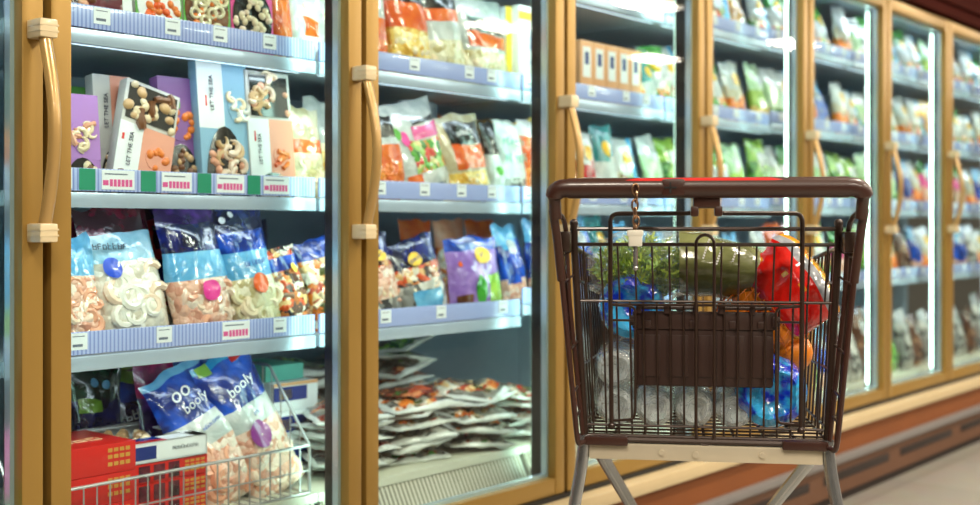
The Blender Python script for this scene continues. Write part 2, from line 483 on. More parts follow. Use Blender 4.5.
MB().box(0, LL, -.035, .8, 2.065, 2.5).box(0, LL, -.03, .1, 2.0, 2.066).obj('canopy_panel', 'canopy_red', can, smooth=False)
MB().box(0, LL, -.05, -.034, 2.05, 2.075, bev=.004).obj('canopy_trim', 'canopy_red', can)
ends = MB().box(-.04, 0, -.03, .8, 0, 2.5).obj('end_panel', 'kick_brown', can, smooth=False)

# ------------------------------------------------------------------ shopping cart
plain('cart_brown', '3c1f16', .38, coat=.25, var=.1)
plain('wire_dark', '3a2a22', .34, metal=.3, coat=.2)
plain('panel_plastic', '35201a', .42, bmp=.15)
plain('red_insert', 'c8201c', .35, coat=.4)
plain('chassis_zinc', 'dccfb6', .3, metal=.4)
plain('leg_silver', 'b4b6b8', .22, metal=.85)
plain('rubber', '1c1b1b', .7)
plain('lock_white', 'e2dccd', .45)
plain('chain_steel', 'b08a6c', .25, metal=.9)
plain('pin_steel', 'a8a6a4', .25, metal=.8)
CYAW = math.radians(-8.5)
CM = Matrix.Translation((.383, 2.1, 0)) @ Matrix.Rotation(CYAW, 4, 'Z')
cart = thing('shopping_cart', CM.copy(), 'dark brown wire shopping cart with a red strip on its handle, full of groceries', 'shopping cart')
WR = .0021
def hw_top(y): return .235 - .080*y/.87
def hw_bot(y): return .215 - .075*y/.87
def z_top(y): return .995 - .106*y/.87
def z_bot(y): return .655 + .045*y/.87
def wall_pt(sx, y, t):              # t from 0 floor to 1 rim
    return Vector((sx*(hw_bot(y) + (hw_top(y)-hw_bot(y))*t), y, z_bot(y) + (z_top(y)-z_bot(y))*t))
# handle with its end elbows
mb = MB()
pts = rpath([(-.258, -.085, 1.045), (-.26, -.1, 1.097), (.26, -.1, 1.097), (.258, -.085, 1.045)], .02, 6)
mb.tube(pts, [.0105]*2 + [.0165]*(len(pts)-4) + [.0105]*2, 14)
mb.tube([(-.235, -.1, 1.097), (.235, -.1, 1.097)], .0178, 14)
mb.box(-.075, -.035, -.118, -.083, 1.082, 1.112, bev=.006)
mb.obj('handle', 'cart_brown', cart)

MB().tube(rpath([(-.165, -.1, 1.102), (-.13, -.1, 1.108), (.12, -.1, 1.108), (.155, -.1, 1.102)], .03), .0085, 12, flat=(.75, 1.6)).obj('handle_insert', 'red_insert', cart)
MB().box(-.0705, -.0495, -.1195, -.117, 1.0955, 1.0985).box(-.0615, -.0585, -.1195, -.117, 1.088, 1.106).obj('embossed_mark', 'rubber', cart)
# centre clip under the handle
mb = MB().box(-.022, .024, -.1, -.074, 1.062, 1.088, bev=.005).box(-.026, -.012, -.1, -.076, 1.048, 1.066, bev=.004).box(.014, .028, -.1, -.076, 1.048, 1.066, bev=.004)
mb.obj('seat_clip', 'cart_brown', cart)
# side arms from the handle down to the chassis
for sx in (-1, 1):
    mb = MB()
    mb.tube(rpath([(sx*.263, -.088, 1.06), (sx*.258, -.075, 1.02), (sx*.250, -.06, .935)], .05), .0078, 10)
    mb.tube(rpath([(sx*.252, -.062, .96), (sx*.224, -.05, .66), (sx*.2215, -.045, .643), (sx*.21, -.01, .645)], .012), .0048, 8)
    mb.tube(rpath([(sx*.262, -.088, 1.06), (sx*.246, -.03, 1.045), (sx*.24, -.02, .90), (sx*.216, -.012, .655)], .03), .0046, 8)
    mb.obj('side_arm', 'cart_brown', cart)
    mb = MB()
    for z in (.985, .94, .82, .745, .70):
        t = (z-.655)/.34; xo = sx*(.222 + .03*(z-.64)/.3); xi = sx*(.2155+.0195*t)
        mb.tube([(xo, -.055, z-.012), (xi, 0, z+.004)], WR*1.15, 6)
    for i in range(3):
        y = -.04 + i*.016
        mb.tube([(sx*.2525, y, .985), (sx*.226, y, .652)], WR*.9, 6)
    mb.box(sx*.247-.011, sx*.247+.011, -.045, -.005, .985, 1.022, bev=.005)
    mb.obj('hinge_bracket', 'wire_dark', cart)
# rear gate
mb = MB()
mb.tube([(-.24, 0, 1.0265), (.24, 0, 1.0265)], .0037, 8)
mb.tube([(-.236, 0, .9985), (.236, 0, .9985)], .0034, 8)
mb.tube([(-.229, 0, .896), (.229, 0, .896)], .0026, 8)
mb.tube([(-.217, 0, .672), (.217, 0, .672)], .0026, 8)
mb.tube([(-.214, .0, .653), (.214, 0, .653)], .0036, 8)
for i in range(15):
    if i == 7: continue
    x = -.206 + i*.0294
    mb.tube([(x*1.05, .003, .9985), (x*1.02, .003, .896)], .0018, 6)
for i in range(18):
    x = -.2 + i*.0235
    if abs(x-.0015) < .018: continue
    mb.tube([(x*1.02, .003, .896), (x*.985, .003, .653)], .0019, 6)
for sx in (-1, 1):
    mb.tube(rpath([(sx*.233, 0, 1.036), (sx*.232, 0, .99), (sx*.213, 0, .652)], .02), .0068, 10)
    mb.ball((sx*.233, 0, 1.037), .008)
mb.obj('rear_gate', 'wire_dark', cart)
# child seat loops hanging from the clip, and its backrest panel
mb = MB()
for sx in (-1, 1):
    c = .0015
    mb.tube(rpath([(c+sx*.012, -.085, 1.07), (c+sx*.017, -.075, 1.068), (c+sx*.022, -.05, 1.054), (c+sx*.168, -.012, 1.054), (c+sx*.168, -.009, .9), (c+sx*.166, -.008, .676), (c+sx*.166, -.009, .671)], .016), .0042, 8)
    mb.ball((c+sx*.166, -.009, .672), .007)
    mb.tube(rpath([(c+sx*.166, -.008, .681), (c+sx*.126, -.008, .684), (c+sx*.1235, -.008, .70), (c+sx*.1235, -.008, .887), (c+sx*.166, -.008, .890)], .012), .0024, 6)
    mb.tube([(c+sx*.166, -.007, .862), (c+sx*.126, -.007, .862)], .0022, 6)
lp = [(-.0145, -.008, .665), (-.0145, -.008, .985)] + [(.0015-.016*math.cos(PI*i/10), -.008, 1.0+.016*math.sin(PI*i/10)) for i in range(11)] + [(.0175, -.008, .985), (.0175, -.008, .665)]
lp += [(.0015+.016*math.cos(PI*i/10), -.008, .66-.018*math.sin(PI*i/10)) for i in range(1, 10)]
mb.tube(lp, .0029, 8, closed=True)
mb.tube([(-.165, -.006, .8905), (.167, -.006, .8905)], .0024, 6)
mb.obj('child_seat_frame', 'wire_dark', cart)
mb = MB()
mb.box(-.124, .122, .012, .022, .742, .862, bev=.006)
mb.box(-.128, .126, .008, .018, .845, .878, bev=.004)
for i in range(5): mb.box(-.116+i*.05, -.078+i*.05, .0095, .0125, .76, .835, bev=.001)
for x in (-.1, -.02, .05, .1): mb.box(x-.006, x+.006, .004, .012, .848, .862, bev=.002)
for x in (-.116, -.066, -.015, .03, .085): mb.box(x-.005, x+.005, .002, .012, .874, .892, bev=.002)
for sx in (-1, 1): mb.box(sx*.126-.007, sx*.126+.007, .0, .014, .852, .87, bev=.003)
mb.tube([(-.118, .008, .886), (-.02, .008, .886)], .005, 8); mb.tube([(.03, .008, .886), (.118, .008, .886)], .005, 8)
mb.obj('child_seat_panel', 'panel_plastic', cart)
# basket: side walls, far wall and floor
mb = MB()
Y1 = .87
for sx in (-1, 1):
    mb.tube([wall_pt(sx, y, 1) for y in (0, .3, .6, Y1)], .0042, 8)
    for t in (.82, .36, .05): mb.tube([wall_pt(sx, y, t) for y in (0, .3, .6, Y1)], .0025, 6)
    for i in range(30):
        y = .02 + i*.0288
        a = wall_pt(sx, y, 1); bt = wall_pt(sx, y, 0)
        mb.tube([a, bt], WR, 6)
for t in (1, .85, .5, .1):
    mb.tube([wall_pt(-1, Y1, t), wall_pt(1, Y1, t)], .004 if t == 1 else .0026, 6)
for i in range(13):
    f = -1 + 2*i/12
    a = wall_pt(1, Y1, 1); bt = wall_pt(1, Y1, 0)
    mb.tube([(a.x*f, a.y, a.z), (bt.x*f, bt.y, bt.z)], WR, 6)
for i in range(30):
    y = .02 + i*.0288
    mb.tube([(-hw_bot(y), y, z_bot(y)), (hw_bot(y), y, z_bot(y))], WR, 6)
for i in range(9):
    f = -1 + 2*i/8
    mb.tube([(hw_bot(0)*f, 0, z_bot(0)-.004), (hw_bot(Y1)*f, Y1, z_bot(Y1)-.004)], .003, 6)
mb.obj('basket', 'wire_dark', cart)
# chassis under the basket
mb = MB().box(-.205, .205, -.012, .014, .612, .641, bev=.003)
mb.tube([(-.015, -.0125, .625), (-.015, -.017, .625)], .0055, 10)
mb.tube([(-.075, -.0125, .627), (-.075, -.0165, .627)], .005, 10); mb.tube([(.1, -.0125, .627), (.1, -.0165, .627)], .005, 10)
mb.obj('cross_bar', 'chassis_zinc', cart)
MB().tube([(-.17, -.006, .6475), (.17, -.006, .6475)], .006, 8).obj('pivot_rod', 'wire_dark', cart)
for sx in (-1, 1):
    x0, x1 = sorted((sx*.213, sx*.135))
    MB().box(x0, x1, -.022, .02, .638, .654, bev=.003).obj('corner_cap', 'cart_brown', cart)
    mb = MB()
    mb.tube(rpath([(sx*.213, -.004, .655), (sx*.218, -.008, .60), (sx*.236, -.02, .50), (sx*.243, -.03, .30), (sx*.240, -.03, .155)], .08, 8), .0112, 12)
    mb.obj('rear_leg', 'leg_silver', cart)
    mb = MB()
    mb.tube([(sx*.184, .0, .618), (sx*.132, .32, .44), (sx*.1, .72, .20), (sx*.1, .76, .17)], .0135, 10, flat=(.6, 1))
    mb.obj('support_bar', 'leg_silver', cart)
    MB().tube([(sx*.238, -.03, .17), (sx*.2, .2, .165), (sx*.1, .76, .17)], .009, 10).obj('lower_rail', 'chassis_zinc', cart)
for (x, y) in ((-.24, -.03), (.24, -.03), (-.1, .76), (.1, .76)):
    c = MB().box(x-.016, x-.012, y-.02, y+.03, .03, .145).box(x+.012, x+.016, y-.02, y+.03, .03, .145).box(x-.018, x+.018, y-.022, y+.022, .143, .158, bev=.003)
    cs = c.obj('castor', 'chassis_zinc', cart)
    MB().lathe([(.018, -.011), (.05, -.011), (.058, -.007), (.06, 0), (.058, .007), (.05, .011), (.018, .011)], (x, y+.02, .041), 'x', 20).obj('wheel', 'rubber', cs)
# coin lock on its chain
def oval(c, a, b_, th, ax):
    P = []
    for i in range(14):
        g = 2*PI*i/14
        h, v = a*math.cos(g), b_*math.sin(g)
        P.append((c[0]+h*math.cos(ax), c[1]+h*math.sin(ax), c[2]+v))
    return MB().tube(P, th, 6, closed=True)
lx, ly = -.119, -.121
for i in range(6):
    oval((lx + .0012*math.sin(i*2), ly, 1.094 - i*.0135), .0052 if i else .0055, .0095, .0019, PI*.5*(i % 2) + .35).obj('chain_link', 'chain_steel', cart)
MB().box(lx-.0115, lx+.0115, ly-.008, ly+.008, .997, 1.024, bev=.003).box(lx-.014, lx+.0135, ly-.009, ly+.009, 1.014, 1.025, bev=.003).obj('coin_lock', 'lock_white', cart)
MB().tube([(lx, ly, .998), (lx, ly, .962)], .004, 8).ball((lx, ly, .96), .0048).obj('lock_pin', 'pin_steel', cart)

# ------------------------------------------------------------------ materials of the goods
FILMS = dict(white_film=('d6d8d4', 'b8bfbc'), cream_film=('d4ccb2', 'b8ab88'), orange_film=('e8722a', 'd9551c'), red_film=('c8201e', 'a01418'),
 navy_film=('15206c', '080d34'), blue_film=('1c54c4', '0c2c80'), sky_film=('74b8de', '58a2d0'), pale_blue_film=('a4cce0', '86b8d0'), purple_film=('582a8c', '2a1250'),
 lilac_film=('a884cc', '8a64b4'), green_film=('4fa83a', '2f8030'), lime_film=('a6c850', '7fb038'), pale_green_film=('c4dcb4', 'a2c894'), teal_film=('2c9a98', '1d7478'),
 cyan_film=('2aa4d8', '1688c0'), yellow_film=('f0c83c', 'e4ae28'), maroon_film=('641028', '2c0818'), pink_film=('e86aa4', 'd84488'), dark_film=('2a2622', '15120f'),
 dark_green_film=('1c4a34', '0f2e22'), grey_film=('9aa0a6', '7d848c'), olive_film=('6e7040', '4a4e2a'), brown_film=('7a4a28', '55301a'), magenta_film=('b01860', '7c1050'),
 silver_film=('d6d8da', 'a8acb0'), gold_film=('c89448', 'a06c28'), peach_film=('e8a888', 'dc8c68'))
for k, (a, b_) in FILMS.items(): film(k, a, h2=b_)
FOODS = dict(shrimp=(['e8b49c', 'f2d0bc', 'd89880', 'f0dccb'], 50), squid=(['e6e0d2', 'f2eee4', 'cfc6b4'], 42), rings=(['e0d4ac', 'efe6c8', 'c9b884'], 45),
 mussel=(['c06a30', '5a3420', 'e0b070', '3a2c28', 'e8dcc8', 'd8501c'], 60), seamix=(['e07828', 'f0c890', '4a5020', 'f4e8d8', 'b83c18'], 55),
 nuts=(['c89868', '8a5a34', 'e0bc90', '5a3820'], 60), carrot=(['f07818', 'f89830', 'e05c08'], 50), pasta=(['f0d898', 'e8b860', 'f6ecd0', '6a9a30', 'e07830'], 55),
 fries=(['f0c860', 'f8e090', 'e0a83c', 'f6e8b8'], 45), veg=(['5aa83c', 'e88830', 'f0e0a0', '3c7c28', 'd83c28', 'a8d070'], 50), greens=(['4c9030', '80b848', '2c6824', 'a8cc70'], 50),
 meat=(['8a2c1c', 'b04828', 'd88858', '5a1c14'], 45), browns=(['6a4028', '8c5c3c', '4a2c1e', 'b08860'], 40), salad=(['e8dcc4', '4a8c34', 'd8402c', 'f0ece0', '8a5a3a'], 45), greys=(['8a8884', 'c4c0b8', '4a4846', 'e4e0d8'], 35))
for k, (c, s) in FOODS.items(): food(k, c, s)
plain('prawn_pink', 'e8a484', .25, coat=.8, var=.2); plain('prawn_white', 'f0d4bc', .25, coat=.8, var=.12)
plain('squid_white', 'f0ece2', .25, coat=.8); plain('ring_cream', 'e6dab4', .25, coat=.8, var=.12); plain('mushroom_tan', 'd2a878', .3, coat=.7, var=.2)
plain('orange_bit', 'f0802c', .3, coat=.6, var=.15); plain('brown_bit', '7a4a2a', .3, coat=.6, var=.2); plain('pale_bit', 'efd8b4', .3, coat=.6)
plain('tray_black', '231f1d', .2, coat=.7); plain('card_white', 'eceff2', .4); plain('card_salmon', 'e69a80', .4); plain('card_lilac', 'b07ac8', .4); plain('card_blue', '8ab4d0', .4)
plain('card_grey', 'c8c4c0', .4); plain('card_purple', '8a5a9c', .4); plain('card_red', 'd01c14', .35, coat=.4); plain('card_orange', 'e4a878', .45); plain('card_peach', 'eec098', .45)
plain('card_teal', '58b0a0', .45); plain('card_yellow', 'f0c43c', .4); plain('card_navy', '24347c', .4); plain('card_green', '58a838', .4); plain('card_pink', 'e03c90', .4)
plain('ink_dark', '2c2c44', .5); plain('ink_red', 'd8282c', .5); plain('ink_gold', 'd8a048', .4, metal=.3); plain('ink_white', 'f6f6f6', .5); plain('ink_blue', '2c4ca8', .5)
plain('dot_blue', '1848c4', .3, coat=.6); plain('dot_pink', 'ec3c9c', .3, coat=.6); plain('dot_orange', 'f06018', .3, coat=.6); plain('dot_purple', '8a2c84', .3, coat=.6)
plain('basket_wire', 'b8b4b4', .3, metal=.8)
LV = {1: .78, 2: 1.093, 3: 1.406, 4: 1.719, 0: .42}

# ------------------------------------------------------------------ bag geometry
def bag_surface(w, h, t, seed, belly=.32, crink=.005, waist=.06, rnd_=0.):
    def f(u, v, side=-1, off=0.):
        if v < belly: g = math.sin(PI/2*(v+.02)/(belly+.02))**.55
        else: g = max(0, math.cos(PI/2*min(1, (v-belly)/(1-belly))))**.75
        e = max(0, 1-abs(2*u-1)**2.6)**.6
        n1 = noise.noise(Vector((u*4+seed*3.1, v*5+seed, side*2.3)))
        n2 = noise.noise(Vector((u*9+seed*1.7, v*11-seed, side*5.1)))
        mask = min(1, 4*u, 4*(1-u), 6*v+.15, 5*(1-v)+.1)
        y = t/2*g*e + crink*(n1*1.6+n2)*mask
        x = (u-.5)*w*(1-waist*g) + .006*noise.noise(Vector((seed, v*4, 2)))*(1 if u > .5 else -1)
        x *= 1 - rnd_*abs(2*v-1)**4
        z = v*h*(1-.03*g*e) + .012*h/.2*noise.noise(Vector((u*3, seed*1.3, 7)))*max(0, v-.75)*4
        return Vector((x, side*(y+off), max(0, z)))
    return f
def bag_mesh(name, f, zones, mats, nx=14, nz=20):
    mb = MB(); idx = {}
    def vid(i, j, side):
        if side == 1 and (i in (0, nx) or j == nz): side = -1
        key = (i, j, side)
        if key not in idx:
            idx[key] = len(mb.v); mb.v.append(tuple(f(i/nx, j/nz, side)))
        return idx[key]
    for side in (-1, 1):
        for i in range(nx):
            for j in range(nz):
                q = [vid(i, j, side), vid(i+1, j, side), vid(i+1, j+1, side), vid(i, j+1, side)]
                if side == 1: q.reverse()
                mb.f.append(tuple(q)); mb.mi.append(zones((i+.5)/nx, (j+.5)/nz))
    for i in range(nx):                     # bottom gusset
        q = [vid(i, 0, 1), vid(i+1, 0, 1), vid(i+1, 0, -1), vid(i, 0, -1)]
        if len(set(q)) >= 3:
            mb.f.append(tuple(dict.fromkeys(q))); mb.mi.append(zones((i+.5)/nx, .01))
    return mb.mesh(name, mats, True, 75)
def patch(f, u0, u1, v0, v1, off=.0012, n=8, wave=0.):
    mb = MB(); vs = []; fs = []
    for j in range(n+1):
        for i in range(n+1):
            u, v = u0+(u1-u0)*i/n, v0+(v1-v0)*j/n
            if wave: v += wave*math.sin(u*7)*(j/n)
            vs.append(f(u, v, -1, off))
    for j in range(n):
        for i in range(n):
            a = j*(n+1)+i; fs.append((a, a+1, a+n+2, a+n+1))
    mb.add(vs, fs); return mb
def disc(f, w, h, cu, cv, r, off=.0022, ry=None, rot=0., n=22):
    mb = MB(); ry = ry or r
    vs = [f(cu, cv, -1, off)]; fs = []
    for q in (1, 2):
        for k in range(n):
            g = 2*PI*k/n; a, b_ = r*math.cos(g)*q/2, ry*math.sin(g)*q/2
            vs.append(f(cu + (a*math.cos(rot)-b_*math.sin(rot))/w, cv + (a*math.sin(rot)+b_*math.cos(rot))/h, -1, off))
    for k in range(n):
        k2 = (k+1) % n
        fs.append((0, 1+k, 1+k2)); fs.append((1+k, 1+n+k, 1+n+k2, 1+k2))
    mb.add(vs, fs); return mb
def curls(rnd, n, spot, kinds, R=.013, r=.0055):
    """cluster of prawns ('p'), rings ('r'), stems ('m') or lumps ('l'); spot(i) gives a place on the surface"""
    mb = MB()
    for i in range(n):
        c = spot(i); mi = rnd.randrange(len(kinds)); kd = kinds[mi]; a0 = rnd.uniform(0, 2*PI)
        k = rnd.uniform(.8, 1.2); tl = rnd.uniform(-.5, .5)
        def P(x, z): return c + Vector((x*math.cos(a0)-z*math.sin(a0), -abs(.3*r) + tl*.3*x, x*math.sin(a0)+z*math.cos(a0)))
        if kd == 'p':
            pts = [P(R*k*math.cos(g), R*k*math.sin(g)) for g in [j*4.1/7 for j in range(8)]]
            mb.tube(pts, [r*k*x for x in (.75, 1.05, 1.1, 1.05, .9, .75, .5, .25)], 7, mi=mi)
        elif kd == 'r':
            mb.tube([P(R*k*math.cos(2*PI*j/10), R*k*math.sin(2*PI*j/10)) for j in range(10)], r*k*.9, 6, closed=True, mi=mi)
        elif kd == 'm':
            mb.tube([P(-R*k, 0), P(-R*.3*k, .002), P(R*.5*k, .001), P(R*1.2*k, 0)], [r*.9*k, r*1.25*k, r*.9*k, r*1.15*k], 7, mi=mi)
        else:
            mb.ball(c, (R*.75*k, R*.45*k, R*.6*k), mi, 8, Matrix.Rotation(a0, 3, 'Y'))
    return mb
def ltr(parent, body, size, mat, pos, roll=0., name='lettering'):
    if body.startswith('~'):                # print too small to read: short strokes
        n = int(body[1:]); rnd = random.Random(n*7+int(size*1e4)); mb = MB(); x = -n*size*.32; k = size*.09
        for i in range(n):
            h1 = size*rnd.uniform(.5, .75); w1 = size*.42
            mb.box(x, x+k, -.0004, .0004, -size*.35, -size*.35+h1)
            if rnd.random() < .7: mb.box(x+w1, x+w1+k, -.0004, .0004, -size*.35, -size*.35+h1*rnd.uniform(.6, 1))
            for q in rnd.sample((0, .5, .9), 2): mb.box(x+k*1.02, x+w1*.98, -.0004, .0004, -size*.35+h1*q, -size*.35+h1*q+k)
            x += size*.64
        return mb.obj(name, mat, parent, Matrix.Translation(pos) @ Matrix.Rotation(roll, 4, 'Y'), smooth=False)
    me = text_mesh(body, size, mat, ext=.0004)
    return link(name, me, parent, Matrix.Translation(pos) @ Matrix.Rotation(roll, 4, 'Y') @ STAND)
def spot_M(s, u, z, yaw=0., lean=0., roll=0.):
    return FM(s, u, z) @ Matrix.Rotation(math.radians(yaw), 4, 'Z') @ Matrix.Rotation(-math.radians(lean), 4, 'X') @ Matrix.Rotation(math.radians(roll), 4, 'Y')
SEED = [1]
def bag(box, lev, u, label, group=None, t=.06, zones=((1, 'white_film'),), bands=(), dots=(), bits=None, text=(), yaw=0, lean=8, roll=0, name='frozen_food_bag', cat='frozen food bag', belly=.32, M=None, crink=.005, zfn=None, rnd_=0.):
    SEED[0] += 1; sd = SEED[0]*.77; rnd = random.Random(SEED[0])
    if M is None:
        k_ = (DIST+u+t*.35+.012)/(DIST+u); s0, s1, zt = box[0]*k_, box[1]*k_, CAM_H+(box[2]-CAM_H)*k_
        w, h = s1-s0, (zt-LV[lev])/max(.5, math.cos(math.radians(lean))*math.cos(math.radians(roll)))
        M = spot_M((s0+s1)/2, u + t*.35, LV[lev]+.001, yaw, lean, roll)
    else: w, h = box
    root = thing(name, M, label, cat, group)
    f = bag_surface(w, h, t, sd, belly, crink, .06, rnd_)
    mats = [z[1] for z in zones]
    def zi(uu, vv):
        if zfn: return zfn(uu, vv)
        for i, z in enumerate(zones):
            if vv <= z[0]: return i
        return len(zones)-1
    link('bag', bag_mesh('bag', f, zi, mats), root)
    for i, (u0, u1, v0, v1, m) in enumerate(bands):
        patch(f, u0, u1, v0, v1, .0012 + .0004*i, wave=.02).obj('printed_panel', m, root)
    if bits:
        n, (v0, v1), kinds, bm_, R, r = bits
        def spot(i):
            a, b_ = rnd.uniform(.14, .86), rnd.uniform(v0, v1)
            return f(a, b_, -1, -r*.95)
        curls(rnd, n, spot, kinds, R, r).obj('contents', list(bm_), root)
    for i, (cu, cv, r, m, ry) in enumerate(dots):
        disc(f, w, h, cu, cv, r, .007 if bits else .002+.0006*i, ry).obj('round_sticker', m, root)
    for (body, cu, cv, size, m, rl) in text:
        ltr(root, body, size, m, f(cu, cv, -1, .009 if bits else .004), math.radians(rl))
    return root

def tray(box, lev, u, label, group=None, d=.03, body='card_grey', plates=(), windows=(), text=(), yaw=0, lean=6, roll=0, name='food_carton', cat='food carton', M=None, lift=0, bev=.004):
    """stiff pack: body, printed plates on its front (u0,u1,v0,v1,mat), windows (u0,u1,v0,v1,arched,mats,kinds,n,R)"""
    SEED[0] += 1; rnd = random.Random(SEED[0])
    if M is None:
        k_ = (DIST+u+.012)/(DIST+u); s0, s1, zt = box[0]*k_, box[1]*k_, CAM_H+(box[2]-CAM_H)*k_; w = s1-s0; h = (zt-LV[lev]-lift)/max(.5, math.cos(math.radians(lean))*math.cos(math.radians(roll)))
        M = spot_M((s0+s1)/2, u + d*.55, LV[lev]+.001+lift, yaw, lean, roll)
    else: w, h = box
    root = thing(name, M, label, cat, group)
    MB().box(-w/2, w/2, -d/2, d/2, 0, h, bev=bev).obj('carton_body', body, root)
    for i, (u0, u1, v0, v1, m) in enumerate(plates):
        o = .0006 + .0003*i
        MB().box((u0-.5)*w, (u1-.5)*w, -d/2-o, -d/2+.001, v0*h, v1*h).obj('printed_panel', m, root, smooth=False)
    for (u0, u1, v0, v1, arch, mats, kinds, n, R) in windows:
        x0, x1, z0, z1 = (u0-.5)*w, (u1-.5)*w, v0*h, v1*h
        cx, rx = (x0+x1)/2, (x1-x0)/2
        if arch == 'up': ol = [(cx-rx*math.cos(PI*i/12), z0+(z1-z0)*math.sin(PI*i/12)) for i in range(13)]
        elif arch == 'o': ol = [(cx-rx*math.cos(2*PI*i/24), (z0+z1)/2+(z1-z0)/2*math.sin(2*PI*i/24)) for i in range(24)]
        else: ol = [(x0, z0), (x0, z1), (x1, z1), (x1, z0)]
        MB().prism(ol, -d/2-.0022, -d/2).obj('window', mats[-1], root, smooth=False)
        if n:
            def spot(i):
                for _ in range(40):
                    x, z = rnd.uniform(x0, x1), rnd.uniform(z0, z1)
                    q = ((x-cx)/rx)**2 + (((z-z0)/(z1-z0)) if arch == 'up' else ((z-(z0+z1)/2)/((z1-z0)/2)))**2
                    if not arch or q < .8: break
                return Vector((x, -d/2-.002, z))
            curls(rnd, n, spot, kinds, R, R*.45).obj('contents', list(mats[:-1]), root)
    for (body_, cu, cv, size, m, rl) in text:
        ltr(root, body_, size, m, Vector(((cu-.5)*w, -d/2-.0032, cv*h)), math.radians(rl))
    return root

# ------------------------------------------------------------------ first full door, middle shelf: seafood trays
g = 'seafood tray packs on the middle shelf'
PW = (['prawn_white', 'prawn_pink', 'mushroom_tan', 'tray_black'], 'plp'); MU = (['mushroom_tan', 'pale_bit', 'brown_bit', 'tray_black'], 'llm')
tray((1.1961, 1.2775, 1.2875), 2, .20, 'lilac seafood carton beside the tan door frame, leftmost on its shelf', g, body='card_lilac', plates=((0, 1, .34, 1, 'card_lilac'),), windows=((.02, .98, 0, .36, 'up', MU[0], MU[1], 22, .012), (.2, .85, .42, .74, 'o', ['pale_bit', 'prawn_pink', 'card_lilac'], 'pm', 10, .011)))
tray((1.3022, 1.3899, 1.3398), 2, .255, 'grey and salmon seafood carton standing upright behind the tilted tray', g, plates=((0, .45, .38, 1, 'card_grey'), (.45, 1, .38, 1, 'card_salmon')), windows=((.05, .95, 0, .4, 'up', MU[0], MU[1], 12, .012),), text=(('LET THE SEA', .3, .7, .013, 'ink_dark', -88),))
tray((.130, .222), 2, .19, 'tilted tray of mushrooms with white and salmon sleeve, leaning to the right', g, M=spot_M(1.3477+.020, .215, 1.108, 0, 9, 15),
  plates=((0, 1, 0, .58, 'card_white'), (.42, 1, .0, .58, 'card_salmon'), (.06, .10, .40, .46, 'ink_red')), windows=((.06, .94, .62, .96, '', MU[0], 'llm', 26, .016), (.52, .92, .2, .42, 'o', ['orange_bit', 'orange_bit', 'card_salmon'], 'll', 9, .012), (.08, .86, 0, .15, 'up', MU[0], 'llm', 20, .011)), text=(('LET THE SEA', .22, .33, .013, 'ink_dark', -90),))
tray((1.4349, 1.5329, 1.3466), 2, .225, 'purple seafood carton with orange prawns, right of the tilted tray', g, body='card_purple', plates=((0, 1, .5, 1, 'card_purple'), (.3, .55, .74, .8, 'card_green')), windows=((.1, .98, .46, .74, 'o', ['orange_bit', 'orange_bit', 'card_purple'], 'll', 12, .013), (.02, .98, 0, .44, 'up', ['mushroom_tan', 'brown_bit', 'tray_black'], 'll', 22, .012)))
tray((1.5173, 1.6506, 1.3890), 2, .20, 'tall grey-blue seafood carton with arched window full of prawns', g, body='card_blue', plates=((0, 1, 0, 1, 'card_blue'), (0, .5, .5, 1, 'card_white'), (.14, .17, .66, .74, 'ink_red')), windows=((.06, .9, .0, .52, 'up', PW[0], 'plp', 26, .014), (.58, .95, .55, .82, 'o', ['pale_bit', 'squid_white', 'card_blue'], 'pp', 7, .012)), text=(('LET THE SEA', .26, .76, .014, 'ink_dark', -90),))
tray((1.6438, 1.7699, 1.3793), 2, .195, 'black tray of prawns in a white and salmon sleeve, on shelf right end', g, plates=((0, 1, 0, .62, 'card_white'), (.46, 1, .0, .62, 'card_salmon'), (.12, .15, .44, .52, 'ink_red')), windows=((.08, .92, .64, .96, '', PW[0], 'plp', 20, .013), (.52, .94, .25, .42, 'o', ['orange_bit', 'dot_orange', 'card_salmon'], 'mm', 6, .012), (.06, .94, 0, .2, 'up', PW[0], 'plp', 15, .011)), text=(('LET THE SEA', .22, .38, .0125, 'ink_dark', -90),))
bag((1.7648, 1.8685, 1.3077), 2, .21, 'white bag of pale rings with orange label, on the middle shelf end', 'bags at the shelf end', zones=((.5, 'rings'), (.66, 'orange_film'), (1, 'cream_film')), bits=(10, (.08, .42), 'rr', ('ring_cream', 'pale_bit'), .011, .0045))
bag((1.8718, 1.9885, 1.3441), 2, .26, 'plain white bag standing behind the orange-labelled ring bag', 'bags at the shelf end', zones=((.55, 'fries'), (1, 'white_film')))
for i, (a, b_, c_) in enumerate(((70, 98, 'first'), (99, 127, 'second'), (128, 156, 'third'), (157, 185, 'fourth'))):
    s0 = 1.30 + i*.115
    tray((s0, s0+.108, 1.33), 2, .42, 'dark green-topped carton in the back row, %s from the left' % c_, 'green-topped cartons in the back row', plates=((0, 1, .84, 1, 'card_green'), (.15, .85, .1, .7, 'card_peach')), body='tray_black', lean=3)
